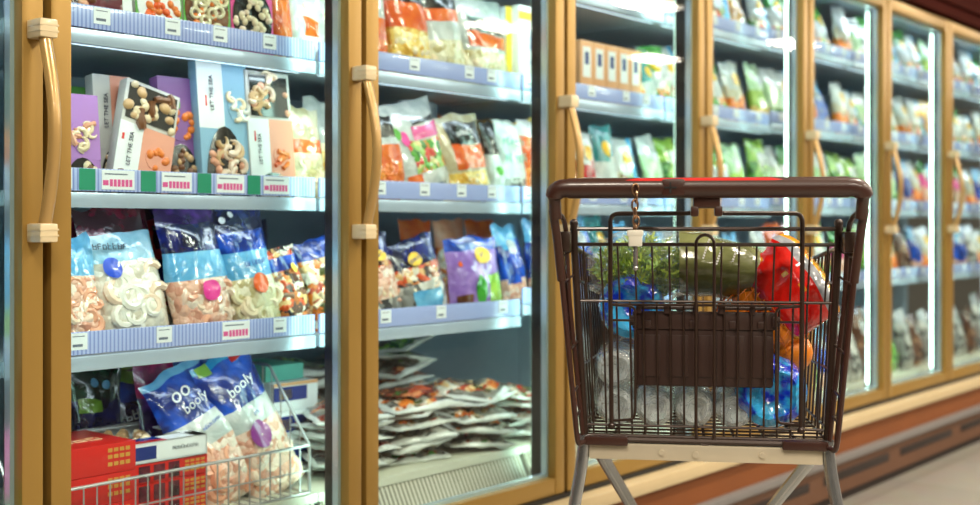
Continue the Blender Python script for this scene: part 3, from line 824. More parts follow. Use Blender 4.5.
# top shelf: ready meals
g = 'ready meals on the top shelf'
tray((1.1862, 1.3408, 1.5929), 3, .19, 'dark red meat carton with white edge, leftmost on the top shelf', g, plates=((0, .86, 0, 1, 'maroon_film'), (.86, 1, 0, 1, 'card_white')), windows=((.08, .78, .04, .6, 'o', ['brown_bit', 'prawn_pink', 'maroon_film'], 'll', 12, .02),))
for (a, b_, m, fm, lab) in ((133, 181, 'card_green', ['orange_bit', 'dot_orange', 'card_white'], 'ready meal carton with a bowl of orange carrots'), (181, 229, 'card_green', ['ring_cream', 'orange_bit', 'brown_film'], 'green ready meal carton with a bowl of pasta rings'), (227, 273, 'card_pink', ['prawn_white', 'pale_bit', 'dark_film'], 'pink-cornered ready meal carton with a bowl of shrimp')):
    s0, s1 = {133: (1.3454, 1.4598), 181: (1.4598, 1.5830), 227: (1.5830, 1.7016)}[a]
    tray((s0+.002, s1-.002, 1.56), 3, .19, lab, g, plates=((0, 1, 0, 1, m),), windows=((.03, .97, .08, .98, 'o', fm, 'rl' if a == 181 else 'll', 42, .012),), lean=4)
bag((1.7041, 1.7623, 1.6599), 3, .20, 'narrow orange bag wedged between pink carton and white bag', g, t=.045, zones=((.22, 'mussel'), (1, 'orange_film')))
bag((1.7405, 1.8803, 1.6960), 3, .195, 'white bag with small orange label at the top shelf end', g, zones=((1, 'white_film'),), bands=((.25, .6, .22, .36, 'orange_film'), (.2, .62, .1, .2, 'card_white')), bits=(8, (.12, .5), 'l', ('pale_bit',), .014, .006))
# lower shelf: seafood pouches
g = 'seafood pouches on the lower shelf'
bag((1.1862, 1.2736, 1.0125), 1, .19, 'pouch of pink shrimp with pale blue top, beside the door frame', g, t=.07, zones=((.66, 'shrimp'), (1, 'sky_film')), bits=(18, (.06, .6), 'pp', ('prawn_pink', 'prawn_white'), .015, .008), lean=12)
bag((1.2648, 1.4377, 1.0744), 1, .19, 'pouch of white squid rings with a round dark blue sticker', g, t=.08, zones=((.62, 'squid'), (.80, 'pale_blue_film'), (1, 'maroon_film')), bits=(14, (.06, .55), 'rrp', ('squid_white', 'squid_white', 'prawn_white'), .02, .0085), dots=((.25, .56, .021, 'dot_blue', .023),), text=(('~7', .3, .71, .018, 'ink_dark', 5),), lean=14, roll=-5)
bag((1.4337, 1.5660, 1.0757), 1, .30, 'dark navy and red pouch tucked behind the squid rings', g, zones=((.35, 'seamix'), (.62, 'navy_film'), (.9, 'red_film'), (1, 'navy_film')), bands=((.3, .7, .68, .84, 'maroon_film'),), lean=10)
bag((1.4377, 1.5964, 1.0810), 1, .19, 'pouch of pink shrimp with bright pink sticker under a purple top', g, t=.075, zones=((.43, 'shrimp'), (.64, 'sky_film'), (.86, 'navy_film'), (1, 'purple_film')), bits=(14, (.05, .38), 'pp', ('prawn_pink', 'prawn_white'), .016, .0085), dots=((.52, .36, .019, 'dot_pink', .023),), lean=11, roll=-4)
bag((1.5830, 1.7334, 1.0788), 1, .19, 'pouch of cream rings with orange sticker under a navy top', g, t=.075, zones=((.44, 'rings'), (.65, 'sky_film'), (.8, 'blue_film'), (1, 'navy_film')), bits=(14, (.05, .38), 'rpp', ('ring_cream', 'pale_bit', 'ring_cream'), .016, .0085), dots=((.5, .40, .022, 'dot_orange', .024), (.2, .9, .008, 'ink_white', .008), (.38, .93, .007, 'ink_white', .007)), text=(('~6', .5, .56, .016, 'ink_blue', -4),), lean=11, roll=-7)
bag((1.7214, 1.8286, 0.9817), 1, .20, 'small clear bag of mussels and orange seafood with blue corners', 'seafood mix bags at the shelf end', t=.06, zones=((.74, 'mussel'), (.9, 'blue_film'), (1, 'mussel')), bits=(12, (.1, .7), 'lm', ('orange_bit', 'brown_bit'), .012, .005), dots=((.7, .75, .008, 'card_yellow', .012),), roll=-12)
bag((1.8400, 1.9548, 0.9989), 1, .22, 'blue-topped seafood mix bag half hidden by the door post', 'seafood mix bags at the shelf end', t=.06, zones=((.78, 'seamix'), (1, 'blue_film')), bits=(12, (.1, .7), 'lm', ('orange_bit', 'pale_bit'), .012, .005), roll=-10)
# ------------------------------------------------------------------ first full door, bottom: wire basket and what it holds
bk = thing('wire_basket', FM(1.075, 0, .42), 'open silver wire basket on the freezer floor holding red cartons and blue bags', 'wire basket')
BL = .708
mb = MB()
mb.tube([(0, .157, .112), (BL, .157, .112)], .0035, 8)
mb.tube([(0, .157, .004), (BL, .157, .004)], .003, 8); mb.tube([(0, .157, .055), (BL, .157, .055)], .0018, 6)
for i in range(26): mb.tube([(i*BL/25, .157, .112), (i*BL/25, .157, .004)], .0017, 6)
for x in (0, BL):
    mb.tube(rpath([(x, .157, .004), (x, .157, .112), (x, .30, .285), (x, .69, .285), (x, .69, .004)], .012), .0035, 8)
    mb.tube([(x, .157, .004), (x, .69, .004)], .0025, 6)
    for i in range(1, 16):
        y = .157+i*.0333; zt = .112+(y-.157)*1.21 if y < .30 else .285
        mb.tube([(x, y, .004), (x, y, zt)], .0016, 6)
for i in range(26): mb.tube([(i*BL/25, .157, .004), (i*BL/25, .69, .004)], .0015, 5)
mb.obj('wire_frame', 'basket_wire', bk)
def carton(s0, s1, u0, u1, z0, z1, label, m='card_red', group=None, panels=(), yaw=0, marks=(), name='frozen_carton'):
    root = thing(name, FM((s0+s1)/2, (u0+u1)/2, z0) @ Matrix.Rotation(math.radians(yaw), 4, 'Z'), label, 'carton', group)
    w, d, h = (s1-s0)/2, (u1-u0)/2, z1-z0
    MB().box(-w, w, -d, d, 0, h, bev=.002).obj('carton_body', m, root)
    for (x0, x1, za, zb_, mm) in panels:
        MB().box(-w+2*w*x0, -w+2*w*x1, -d-.0007, -d+.001, h*za, h*zb_).obj('printed_panel', mm, root, smooth=False)
    for (body, cx, cz, size, mm) in marks:
        ltr(root, body, size, mm, Vector((-w+2*w*cx, -d-.001, h*cz)))
    return root, w, d, h
rows = lambda x0: [(x0 + .075*i, x0 + .075*i + .055, za, za+.13, 'ink_gold') for i in range(4) for za in (.25, .5, .72)]
g = 'red cartons in the wire basket'
for i, lab in enumerate(('lowest red carton of the left stack in the wire basket', 'middle red carton of the left stack in the wire basket', 'top red carton of the left stack, with pale script on its lid')):
    r_, w_, d_, h_ = carton(1.172, 1.347, .182, .37, .425+i*.059, .4835+i*.059, lab, group=g, panels=rows(.64))
ltr(r_, '~4', .05, 'card_peach', Vector((0, 0, 0)), 0); o = [c for c in COL.objects if c.parent == r_][-1]; o.matrix_local = Matrix.Translation((-.01, -.02, h_+.001)) @ Matrix.Rotation(-PI/2, 4, 'X')
for i, lab in enumerate(('lowest red carton of the right stack, behind the basket wires', 'middle red carton of the right stack, behind the basket wires', 'red carton under the white window box, topmost of the right stack')):
    carton(1.353, 1.53, .195, .39, .425+i*.0405, .465+i*.0405, lab, group=g, panels=[(.05+j*.2, .2+j*.2, .1, .9, 'maroon_film') for j in range(3)] + rows(.68))
# the white window box lying across the right stack
bx = thing('window_box', FM(1.432, .318, .5475) @ Matrix.Rotation(math.radians(-2), 4, 'Z'), 'flat white box with open window and navy mark, lying on the red cartons', 'carton')
W2, D2, H2 = .098, .125, .042
mb = MB().box(-W2, W2, -D2, D2, 0, .004)
mb.box(-W2, W2, -D2, -D2+.004, 0, H2).box(-W2, W2, D2-.004, D2, 0, H2).box(-W2, -W2+.004, -D2, D2, 0, H2).box(W2-.004, W2, -D2, D2, 0, H2)
mb.box(-W2, W2, -D2, -D2+.05, H2-.003, H2).box(-W2, W2, D2-.03, D2, H2-.003, H2).box(-W2, -W2+.03, -D2, D2, H2-.003, H2).box(W2-.03, W2, -D2, D2, H2-.003, H2)
mb.obj('carton_body', 'card_white', bx, smooth=False)
MB().box(-.083, -.025, -D2-.0008, -D2+.001, .007, .034).obj('printed_panel', 'card_navy', bx, smooth=False)
MB().box(-W2, -.0, -D2, -D2+.02, H2, H2+.0006).obj('printed_panel', 'card_red', bx, smooth=False)
MB().box(-W2, -.0, -D2+.02, -D2+.05, H2, H2+.0006).obj('printed_panel', 'blue_film', bx, smooth=False)
rnd = random.Random(3)
curls(rnd, 16, lambda i: Vector((rnd.uniform(-.045, .045), rnd.uniform(-.05, .07), .026)), 'll', .02, .008).obj('contents', ['pale_bit', 'mushroom_tan'], bx)
MB().box(-.08, .08, -.07, .09, .0045, .012).obj('inner_tray', 'brown_film', bx, smooth=False)
ltr(bx, '~9', .011, 'grey_film', Vector((.045, -D2-.001, .024)))
# blue bags in the basket
g = 'seafood bags in the wire basket'
bag((1.5194, 1.6951, 0.7204), 0, .21, 'white seafood bag with faded blue top, left of the purple-stickered bag', g, t=.08, zones=((.47, 'shrimp'), (.66, 'white_film'), (.93, 'blue_film'), (1, 'sky_film')), bits=(16, (.06, .42), 'lp', ('prawn_white', 'prawn_pink'), .021, .010), text=(('oo', .36, .85, .05, 'ink_white', -6), ('booly', .5, .75, .032, 'ink_white', -8), ('~7', .52, .58, .012, 'ink_blue', -6)), lean=16, roll=-21)
bag((1.6395, 1.8103, 0.7443), 0, .20, 'blue-topped bag of pale seafood with purple round sticker', g, t=.08, zones=((.48, 'shrimp'), (.66, 'white_film'), (.95, 'blue_film'), (1, 'cyan_film')), bits=(15, (.05, .4), 'lp', ('prawn_pink', 'prawn_white'), .021, .010), dots=((.42, .44, .030, 'dot_purple', .034),), bands=((.06, .26, .93, .985, 'lime_film'), (.62, .98, .92, .985, 'red_film')), text=(('booly', .48, .78, .036, 'ink_white', -10), ('m', .5, .58, .02, 'ink_blue', -8)), lean=14, roll=-20)
bag((1.5766, 1.7620, 0.7717), 0, .30, 'dark blue bag with red and green corners behind the purple sticker bag', g, zones=((.6, 'navy_film'), (.93, 'blue_film'), (1, 'red_film')), bands=((.05, .4, .93, .99, 'green_film'),), lean=10, roll=-6)
bag((1.4534, 1.6227, 0.7529), 0, .33, 'magenta and purple bag at the back of the basket', g, zones=((.7, 'purple_film'), (1, 'magenta_film')), bands=((.3, .7, .55, .68, 'orange_film'),), lean=8)
bag((1.4616, 1.6079, 0.7016), 0, .42, 'navy bag with white script behind the white window box', g, zones=((.75, 'navy_film'), (.92, 'blue_film'), (1, 'lime_film')), text=(('~6', .5, .66, .03, 'ink_white', -8),), lean=14)
bag((1.3582, 1.4959, 0.7448), 0, .45, 'dark green bag at the back left of the basket', g, zones=((.7, 'navy_film'), (1, 'dark_green_film')), dots=((.4, .82, .01, 'sky_film', .01), (.62, .8, .01, 'sky_film', .01)), bands=((.1, .5, .62, .7, 'lime_film'),), lean=6)
g = 'white cartons with blue bands beyond the basket'
for i, (z0, z1, lab) in enumerate(((.421, .50, 'white carton with blue band, lowest beyond the basket end'), (.501, .58, 'white carton with blue band, middle beyond the basket end'), (.581, .65, 'white and orange carton with blue band, highest beyond the basket end'))):
    carton(1.83, 1.97, .34, .56, z0, z1, lab, 'card_white', g, panels=((0, .75, .35, .85, 'card_navy'), (.12, .4, .42, .76, 'card_yellow')) + (((0, 1, .88, 1, 'card_orange'),) if i == 2 else ()))
carton(1.83, 1.95, .37, .53, .651, .69, 'small teal carton on top of the white banded cartons', 'card_teal', g)
g = 'dark bags in the back row'
for i, (zz, lab) in enumerate((((( .4, 'seamix'), (1, 'maroon_film')), 'maroon bag in the back row behind the squid rings, leftmost'), (((.5, 'navy_film'), (.8, 'red_film'), (1, 'navy_film')), 'red-banded bag in the back row behind the squid rings'), (((.4, 'mussel'), (1, 'purple_film')), 'purple bag in the back row behind the pink-stickered pouch'), (((.4, 'seamix'), (1, 'navy_film')), 'navy bag in the back row behind the orange-stickered pouch'))):
    bag((1.34+i*.135, 1.47+i*.135, 1.05), 1, .40, lab, g, zones=zz)
for i, (zz, lab) in enumerate((((( .6, 'navy_film'), (1, 'dark_green_film')), 'dark green bag at the very back of the basket, leftmost'), (((.5, 'blue_film'), (.8, 'brown_film'), (1, 'lime_film')), 'brown and lime bag at the very back of the basket'), (((.5, 'navy_film'), (1, 'magenta_film')), 'magenta bag at the very back of the basket'), (((.5, 'purple_film'), (1, 'blue_film')), 'blue and purple bag at the very back of the basket, rightmost'))):
    bag((1.36+i*.105, 1.46+i*.105, .77), 0, .50, lab, g, zones=zz)
# ------------------------------------------------------------------ second door
g = 'bags on the top shelf behind the second door'
bag((1.9663, 2.0614, 1.6844), 3, .19, 'orange-bottomed bag half hidden by the door frame, top shelf', g, zones=((.3, 'carrot'), (.5, 'orange_film'), (1, 'white_film')))
ORB = ((.42, 'fries'), (.62, 'white_film'), (.72, 'orange_film'), (.84, 'dark_film'), (1, 'cream_film'))
bag((2.0544, 2.2136, 1.6798), 3, .19, 'white bag of pale chips with orange band, second on the top shelf', g, t=.08, zones=((.45, 'fries'), (.68, 'orange_film'), (.8, 'dark_film'), (1, 'white_film')), bits=(16, (.06, .38), 'l', ('pale_bit',), .016, .006))
bag((2.1942, 2.3735, 1.7326), 3, .20, 'white bag of chips with black and orange stripe, third on the top shelf', g, t=.08, zones=((.35, 'rings'), (.5, 'white_film'), (.62, 'orange_film'), (.72, 'dark_film'), (1, 'white_film')), roll=-6, bits=(12, (.06, .3), 'l', ('pale_bit',), .015, .006))
bag((2.3299, 2.5310, 1.6531), 3, .19, 'white bag with black panel over orange band beside white boxes, top shelf', g, t=.08, zones=((.42, 'rings'), (1, 'white_film')), bands=((.16, .98, .60, .76, 'dark_film'), (.1, .99, .44, .60, 'orange_film')), bits=(14, (.06, .38), 'l', ('pale_bit',), .016, .006), text=(('~5', .6, .69, .022, 'ink_white', -4),))
tray((2.5526, 2.6156, 1.6511), 3, .215, 'narrow white box with yellow edge, beside the black-panelled bag', 'white boxes on the top shelf', body='card_white', plates=((.0, .4, 0, 1, 'card_yellow'),), lean=1)
tray((2.5799, 2.7096, 1.6567), 3, .19, 'white box with yellow top and blue upright lettering', 'white boxes on the top shelf', body='card_white', plates=((0, 1, .84, .93, 'card_yellow'), (.4, .8, .12, .3, 'orange_film')), text=(('~6', .45, .6, .035, 'ink_blue', -90),), lean=1)
g = 'bags on the middle shelf behind the second door'
bag((1.9729, 2.1288, 1.3244), 2, .19, 'white bag with black panel and orange band against the tan door frame', g, t=.075, zones=((.42, 'carrot'), (.62, 'orange_film'), (.9, 'white_film'), (1, 'white_film')), bands=((.12, .8, .68, .92, 'dark_film'),), bits=(14, (.05, .4), 'l', ('orange_bit',), .013, .005), roll=-5)
bag((2.2313, 2.3844, 1.3671), 2, .29, 'plain pale bag behind the vegetable picture bag', g, zones=((1, 'grey_film'),))
bag((2.0824, 2.3061, 1.3457), 2, .19, 'white bag with vegetable picture and pink band, leaning left', g, t=.08, zones=((1, 'white_film'),), bands=((.3, .95, .3, .62, 'veg'), (.45, .95, .62, .76, 'pink_film'), (.5, .92, .77, .83, 'dark_film'), (.14, .38, .14, .28, 'orange_film'), (.45, .8, .05, .18, 'grey_film')), dots=((.3, .66, .014, 'dot_pink', .02), (.22, .72, .012, 'card_green', .016)), roll=-14)
bag((2.2593, 2.4576, 1.3268), 2, .19, 'cream bag with black panel, orange band and golden chips', g, t=.08, zones=((.36, 'fries'), (1, 'cream_film')), bands=((.2, .92, .66, .92, 'dark_film'), (.2, .98, .38, .66, 'orange_film')), bits=(16, (.04, .34), 'l', ('ring_cream',), .015, .006), text=(('~5', .56, .8, .022, 'ink_white', -5),), roll=-7)
bag((2.4541, 2.5361, 1.3184), 2, .205, 'narrow dark-topped bag with green dot squeezed between two bags', g, t=.05, zones=((.6, 'white_film'), (1, 'dark_film')), dots=((.5, .4, .01, 'card_green', .014),))
bag((2.4962, 2.6117, 1.3271), 2, .19, 'white bag with pale teal lettering, right of the narrow dark bag', g, t=.06, zones=((.3, 'greys'), (1, 'white_film')), text=(('~5', .5, .75, .03, 'card_teal', 0), ('~5', .5, .55, .03, 'card_teal', 0)))
bag((2.6025, 2.7288, 1.3376), 2, .19, 'orange and white bag at the right edge of the second door glass', g, t=.06, zones=((.5, 'carrot'), (.8, 'orange_film'), (1, 'white_film')), bands=((.3, .7, .05, .2, 'green_film'),))
g = 'seafood bags with yellow ovals on the lower shelf'
bag((1.9729, 2.1108, 1.0078), 1, .19, 'blue-topped bag of pink seafood with yellow oval, against the door frame', g, t=.075, zones=((.28, 'greys'), (.66, 'shrimp'), (.76, 'mussel'), (1, 'navy_film')), bits=(14, (.05, .6), 'pl', ('prawn_pink', 'pale_bit'), .013, .005), dots=((.55, .78, .024, 'card_yellow', .014),), text=(('DAUC', .55, .78, .014, 'ink_blue', -8),), roll=-8)
bag((2.1037, 2.2943, 0.9966), 1, .19, 'blue-topped seafood bag with yellow oval left of the lilac pepper bag', g, t=.075, zones=((.5, 'greys'), (.72, 'mussel'), (1, 'navy_film')), bands=((.2, .75, .08, .4, 'sky_film'),), bits=(8, (.4, .65), 'pl', ('prawn_white', 'pale_bit'), .013, .005), dots=((.42, .78, .026, 'card_yellow', .017),), text=(('DAUC', .42, .78, .016, 'ink_blue', -12),), roll=-12)
bag((2.2865, 2.5048, 1.0003), 1, .19, 'lilac bag with green pepper picture and yellow oval under a blue top', g, t=.07, zones=((.84, 'lilac_film'), (1, 'blue_film')), bands=((.62, .97, .04, .55, 'lime_film'), (.66, .97, .03, .2, 'yellow_film'), (.05, .3, .02, .3, 'brown_film')), dots=((.46, .36, .022, 'green_film', .042), (.6, .78, .034, 'card_yellow', .021), (.16, .7, .007, 'dot_orange', .007)), text=(('DAUC', .6, .78, .024, 'ink_blue', -10),), roll=-3, lean=5)
for i, (a, nm, zz) in enumerate(((.0, 'carrot', ((.6, 'carrot'), (1, 'orange_film'))), (.14, 'seamix', ((.7, 'seamix'), (1, 'peach_film'))), (.28, 'carrot', ((.5, 'pasta'), (1, 'orange_film'))))):
    s0 = 2.05 + a
    bag((s0+.29, s0+.425, 1.05), 1, .40, ('blurred orange bag in the back row, left', 'peach and orange bag in the back row, centre', 'orange pasta bag in the back row, right')[i] + ' of the lower shelf', 'orange bags in the back row', zones=zz)
for i, (zz, lab) in enumerate((((( .5, 'browns'), (1, 'gold_film')), 'gold bag in the back row of the middle shelf, left'), (((.6, 'carrot'), (1, 'orange_film')), 'orange bag in the back row of the middle shelf, centre'), (((.4, 'mussel'), (1, 'gold_film')), 'gold and brown bag in the back row of the middle shelf, right'))):
    bag((2.38+i*.15, 2.52+i*.15, 1.36), 2, .45, lab, 'orange and gold bags in the back row', zones=zz)
# flat packs at the bottom of the second door
film('pack_clear', '9a968c', h2='5c5650', bmp=.9, bs=34); film('pack_border', 'e8e9e4', bmp=.5)
PK = ['meat', 'browns', 'salad', 'greys', 'seamix']
def flat_pack(s, u, z, label, inner, w=.2, h=.25, t=.034, yaw=0, tilt=0, tip=0, dome=None):
    SEED[0] += 1; sd = SEED[0]*.91
    f = bag_surface(w, h, t, sd, .5, .010, .02)
    M = FM(s, u, z) @ Matrix.Rotation(math.radians(yaw), 4, 'Z') @ Matrix.Rotation(math.radians(tip), 4, 'Y') @ Matrix.Rotation(math.radians(tilt), 4, 'X') @ Matrix.Rotation(-PI/2, 4, 'X') @ Matrix.Translation((0, 0, -h/2))
    root = thing('vacuum_pack', M, label, 'vacuum pack', 'flat food packs lying on the freezer floor')
    def zi(a, b_):
        e = min(a, 1-a, b_, 1-b_)
        if e < .06: return 1
        return 0 if noise.noise(Vector((a*3+sd, b_*4, sd))) > .0 else 2
    link('pack', bag_mesh('pack', f, zi, [inner, 'pack_border', 'pack_clear'], 16, 18), root)
    if dome:
        disc(f, w, h, .5, .5, w*.34, .012, h*.3).obj('food_portion', dome, root)
        disc(f, w, h, .32, .4, w*.1, .014, h*.06).obj('garnish', 'green_film', root)
    return root
stacks = (('front left', 1.99, .29, 6), ('front middle', 2.23, .30, 6), ('front right', 2.47, .29, 6), ('right end', 2.70, .30, 5), ('back left', 2.05, .57, 9), ('back right', 2.40, .58, 10))
ordn = ('lowest', 'second lowest', 'third lowest', 'fourth from below', 'fifth from below', 'sixth from below', 'seventh from below', 'eighth from below', 'ninth from below', 'tenth from below')
rnd = random.Random(11)
for (nm, s, u, n) in stacks:
    for i in range(n):
        last = i == n-1
        inner = PK[rnd.randrange(5)]
        if nm.startswith('back') and i >= n-2: inner = 'greens'
        lab = 'flat clear food pack, %s of the %s stack' % ('topmost' if last else ordn[i], nm)
        dome = None
        if nm == 'front middle' and last: lab = 'flat pack of red sauce with green leaf, on top of the front middle stack'; dome = 'meat'
        flat_pack(s + rnd.uniform(-.018, .018), u + rnd.uniform(-.018, .018), .437 + i*.027, lab, inner, w=rnd.uniform(.19, .225)*(1.2 if 'back' in nm else 1), h=rnd.uniform(.22, .26)*(1.15 if 'back' in nm else 1), yaw=rnd.uniform(-28, 28), tilt=rnd.uniform(-7, 7), tip=rnd.uniform(-8, 8), t=.036, dome=dome)
# sliver at the left edge
g = 'packs behind the door at the left edge'
for (lev, zz, lab) in ((3, ((.6, 'fries'), (1, 'red_film')), 'red-topped bag at the left edge, upper shelf'), (2, ((.5, 'carrot'), (1, 'dark_green_film')), 'dark green bag at the left edge, middle shelf'), (1, ((.4, 'lime_film'), (1, 'cyan_film')), 'cyan and lime bag at the left edge, lower shelf'), (0, ((.45, 'green_film'), (1, 'pink_film')), 'pink and green bag at the left edge, bottom')):
    for q in range(2):
        s0 = .62 + q*.16
        bag((s0, s0+.15, LV[lev]+.23), lev, .19, lab + (', inner one' if q == 0 else ', outer one'), g, zones=zz)

# ------------------------------------------------------------------ third to seventh door: one prototype of each kind, copied along the shelves
KINDS = {
 'gw': ('green-topped white vegetable bag', ((.4, 'veg'), (.7, 'white_film'), (1, 'green_film')), .06),
 'wo': ('white bag with orange picture', ((.45, 'carrot'), (.62, 'cream_film'), (1, 'white_film')), .06),
 'wg': ('pale green bag with leaf picture', ((.35, 'greens'), (.75, 'pale_green_film'), (1, 'white_film')), .06),
 'lg': ('lime green bag with yellow base', ((.3, 'fries'), (.6, 'lime_film'), (1, 'pale_green_film')), .06),
 'bw': ('white bag with a bright blue side stripe', ((.5, 'salad'), (1, 'white_film')), .06),
 'bl': ('blue bag with pale blue top', ((.3, 'shrimp'), (.75, 'blue_film'), (1, 'sky_film')), .06),
 'rd': ('white bag with red band', ((.4, 'white_film'), (.62, 'red_film'), (1, 'white_film')), .05),
 'gd': ('gold bag with white base', ((.35, 'white_film'), (.7, 'gold_film'), (1, 'yellow_film')), .05),
 'tw': ('white bag with teal top', ((.6, 'white_film'), (1, 'teal_film')), .05),
 'cy': ('cyan and orange bag', ((.25, 'cyan_film'), (.7, 'carrot'), (1, 'orange_film')), .06),
 'br': ('brown bag with pale speckles', ((.6, 'browns'), (1, 'brown_film')), .07),
 'gy': ('silvery bag of pale pieces', ((.8, 'greys'), (1, 'silver_film')), .07),
 'gg': ('bag of bright green leaves', ((.7, 'greens'), (1, 'lime_film')), .07),
 'mr': ('maroon bag with pale base', ((.3, 'greys'), (1, 'maroon_film')), .07),
 'pk': ('pink and green bag', ((.5, 'shrimp'), (.75, 'pink_film'), (1, 'green_film')), .06),
}
PROTO = {}
def far_bag(kind, s, u, z, w, h, label, group, lean=8, yaw=0, roll=0):
    desc, zones, t = KINDS[kind]
    M = spot_M(s, u, z, yaw, lean, roll) @ Matrix.Diagonal((w/.15, 1, h/.22, 1))
    if kind not in PROTO:
        SEED[0] += 1
        f = bag_surface(.15, .22, t, SEED[0]*.7, .32, .006)
        def zi(a, b_):
            b2 = b_ + .05*math.sin(a*5)
            if kind == 'bw' and .58 < a - .25*(b_-.5) < .82: return 2
            for i, q in enumerate(zones):
                if b2 <= q[0]: return i
            return len(zones)-1
        mats = [q[1] for q in zones] + (['cyan_film'] if kind == 'bw' else [])
        root = thing('vegetable_bag', M, label, 'frozen food bag', group)
        b1 = link('bag', bag_mesh('bag', f, zi, mats, 12, 16), root)
        b2 = disc(f, .15, .22, .5, .72, .03, .002, .022).obj('printed_panel', 'white_film' if kind not in ('wo', 'rd', 'tw', 'bw', 'gw') else 'yellow_film', root)
        PROTO[kind] = (root, [b1, b2]); return root
    r0, kids = PROTO[kind]
    r = r0.copy(); COL.objects.link(r); r.matrix_local = M; tag(r, label, 'frozen food bag', group)
    for c in kids:
        k = c.copy(); COL.objects.link(k); k.parent = r
    return r
SHELF = {4: 'uppermost shelf', 3: 'upper shelf', 2: 'middle shelf', 1: 'lower shelf', 0: 'freezer floor'}
DOOR = {3: 'third', 4: 'fourth', 5: 'fifth', 6: 'sixth', 7: 'seventh', 8: 'beyond seventh'}
POS = ('first', 'second', 'third', 'fourth', 'fifth', 'sixth')
ROWS = {
 (3, 2): 'bl gd wo rd tw bw', (3, 1): 'bl bl wo bl tw bl', (3, 0): 'mr gy br gy',
 (4, 4): 'wo pk lg bw gd', (4, 3): 'gw bw wg gw wo', (4, 2): 'wg gg wg gw lg', (4, 1): 'bl bw bl wo bl', (4, 0): 'bl gy wo gy br',
 (5, 4): 'bw gw lg wo gw', (5, 3): 'lg wg bw wo bl', (5, 2): 'gg wg gw lg wg', (5, 1): 'wg cy cy wo gw', (5, 0): 'gy bl gy gg bl',
 (6, 4): 'wo wg gw gg bw', (6, 3): 'wo bw wg lg gw', (6, 2): 'gg gg lg gg wg', (6, 1): 'pk gg lg gg wo', (6, 0): 'mr gy br gy gg',
 (8, 4): 'wo bw gw lg', (8, 3): 'gw bw wo wg', (8, 2): 'pk wo bl wg', (8, 1): 'bl gy wo pk', (8, 0): 'gy br gy mr',
 (7, 4): 'gw bw lg wo bw', (7, 3): 'wo bw gd wg gw', (7, 2): 'bl wo pk bl wg', (7, 1): 'br bl wo gy bl', (7, 0): 'gy br gy mr br',
}
rnd = random.Random(21)
for (bay, lev), row_ in ROWS.items():
    ks = row_.split(); n = len(ks); s0 = S0 + BW*bay
    zb_ = (LV[lev] if lev or bay < 4 else .345) + (.012 if bay >= 5 and lev else 0) + (.03 if bay == 3 and lev == 1 else 0)
    for i, kd in enumerate(ks):
        w_ = (.70 if (bay, lev) != (3, 0) else .42)/n; s0 += 0 if (bay, lev) != (3, 0) or i else .28
        hh = rnd.uniform(.225, .265) if lev else rnd.uniform(.24, .34)
        far_bag(kd, s0 + .03 + w_*(i+.5), .235 + rnd.uniform(-.006, .006), zb_ + .001, w_*.98, hh,
                '%s, %s from left, %s, %s door' % (KINDS[kd][0], POS[i], SHELF[lev], DOOR[bay]), 'frozen bags behind the %s door' % DOOR[bay],
                lean=rnd.uniform(6, 14), yaw=rnd.uniform(-8, 8), roll=rnd.uniform(-9, 2))
# row of orange cartons behind the third door
x = 0
for i in range(5):
    a = 2.8779 + i*.0675
    tray((a, a+.066, 1.595), 3, .19, 'orange upright carton with white label, %s of five behind the third door' % POS[i], 'orange cartons on the upper shelf', d=.14, body='card_orange', plates=((.1, .9, .0, .3, 'card_peach'), (.2, .8, .42, .9, 'card_white'), (.35, .65, .62, .82, 'card_navy')), lean=0, bev=.002)
    x = a+.066
for i, kd in enumerate(('gw', 'tw', 'wg')):
    far_bag(kd, x + .055 + i*.095, .235, LV[3]+.001, .093, .2, '%s, %s right of the orange cartons' % (KINDS[kd][0], ('first', 'second', 'third')[i]), 'frozen bags behind the third door', roll=-10)
# ------------------------------------------------------------------ groceries in the cart
def CP(x, y, z): return CM @ Matrix.Translation((x, y, z))
def zfl(y): return .655 + .045*y/.87 + .003
clear_mat('pet_clear', 'eef4f4', .9, .08, .8, 60, haze=.5, hazecol='f0f6f6')
clear_mat('wrap_clear', 'f6f8f8', .55, .06, .8, 30, haze=.05)
film('pet_blue', '1038d8', h2='38b4f0', vs=34, bs=38, bmp=.9, rough=.1)
film('pet_cyan', '58c8f0', h2='1450e0', vs=40, bs=40, bmp=.9, rough=.1)
plain('cap_blue', '1a48c0', .4); plain('orange_skin', 'f08a1a', .4, bmp=.25, bs=400, coat=.2); plain('net_orange', 'd8741c', .5)
plain('dill_green', 'a6c02c', .5, var=.35, vs=60); plain('dill_dark', '749a26', .5, var=.3, vs=60)
film('chip_red', 'e01c12', h2='b8120e', bmp=.5, vs=14); film('chip_gold', 'f0b030', h2='d8881c'); film('chip_silver', 'a4a8b0', h2='84888e')
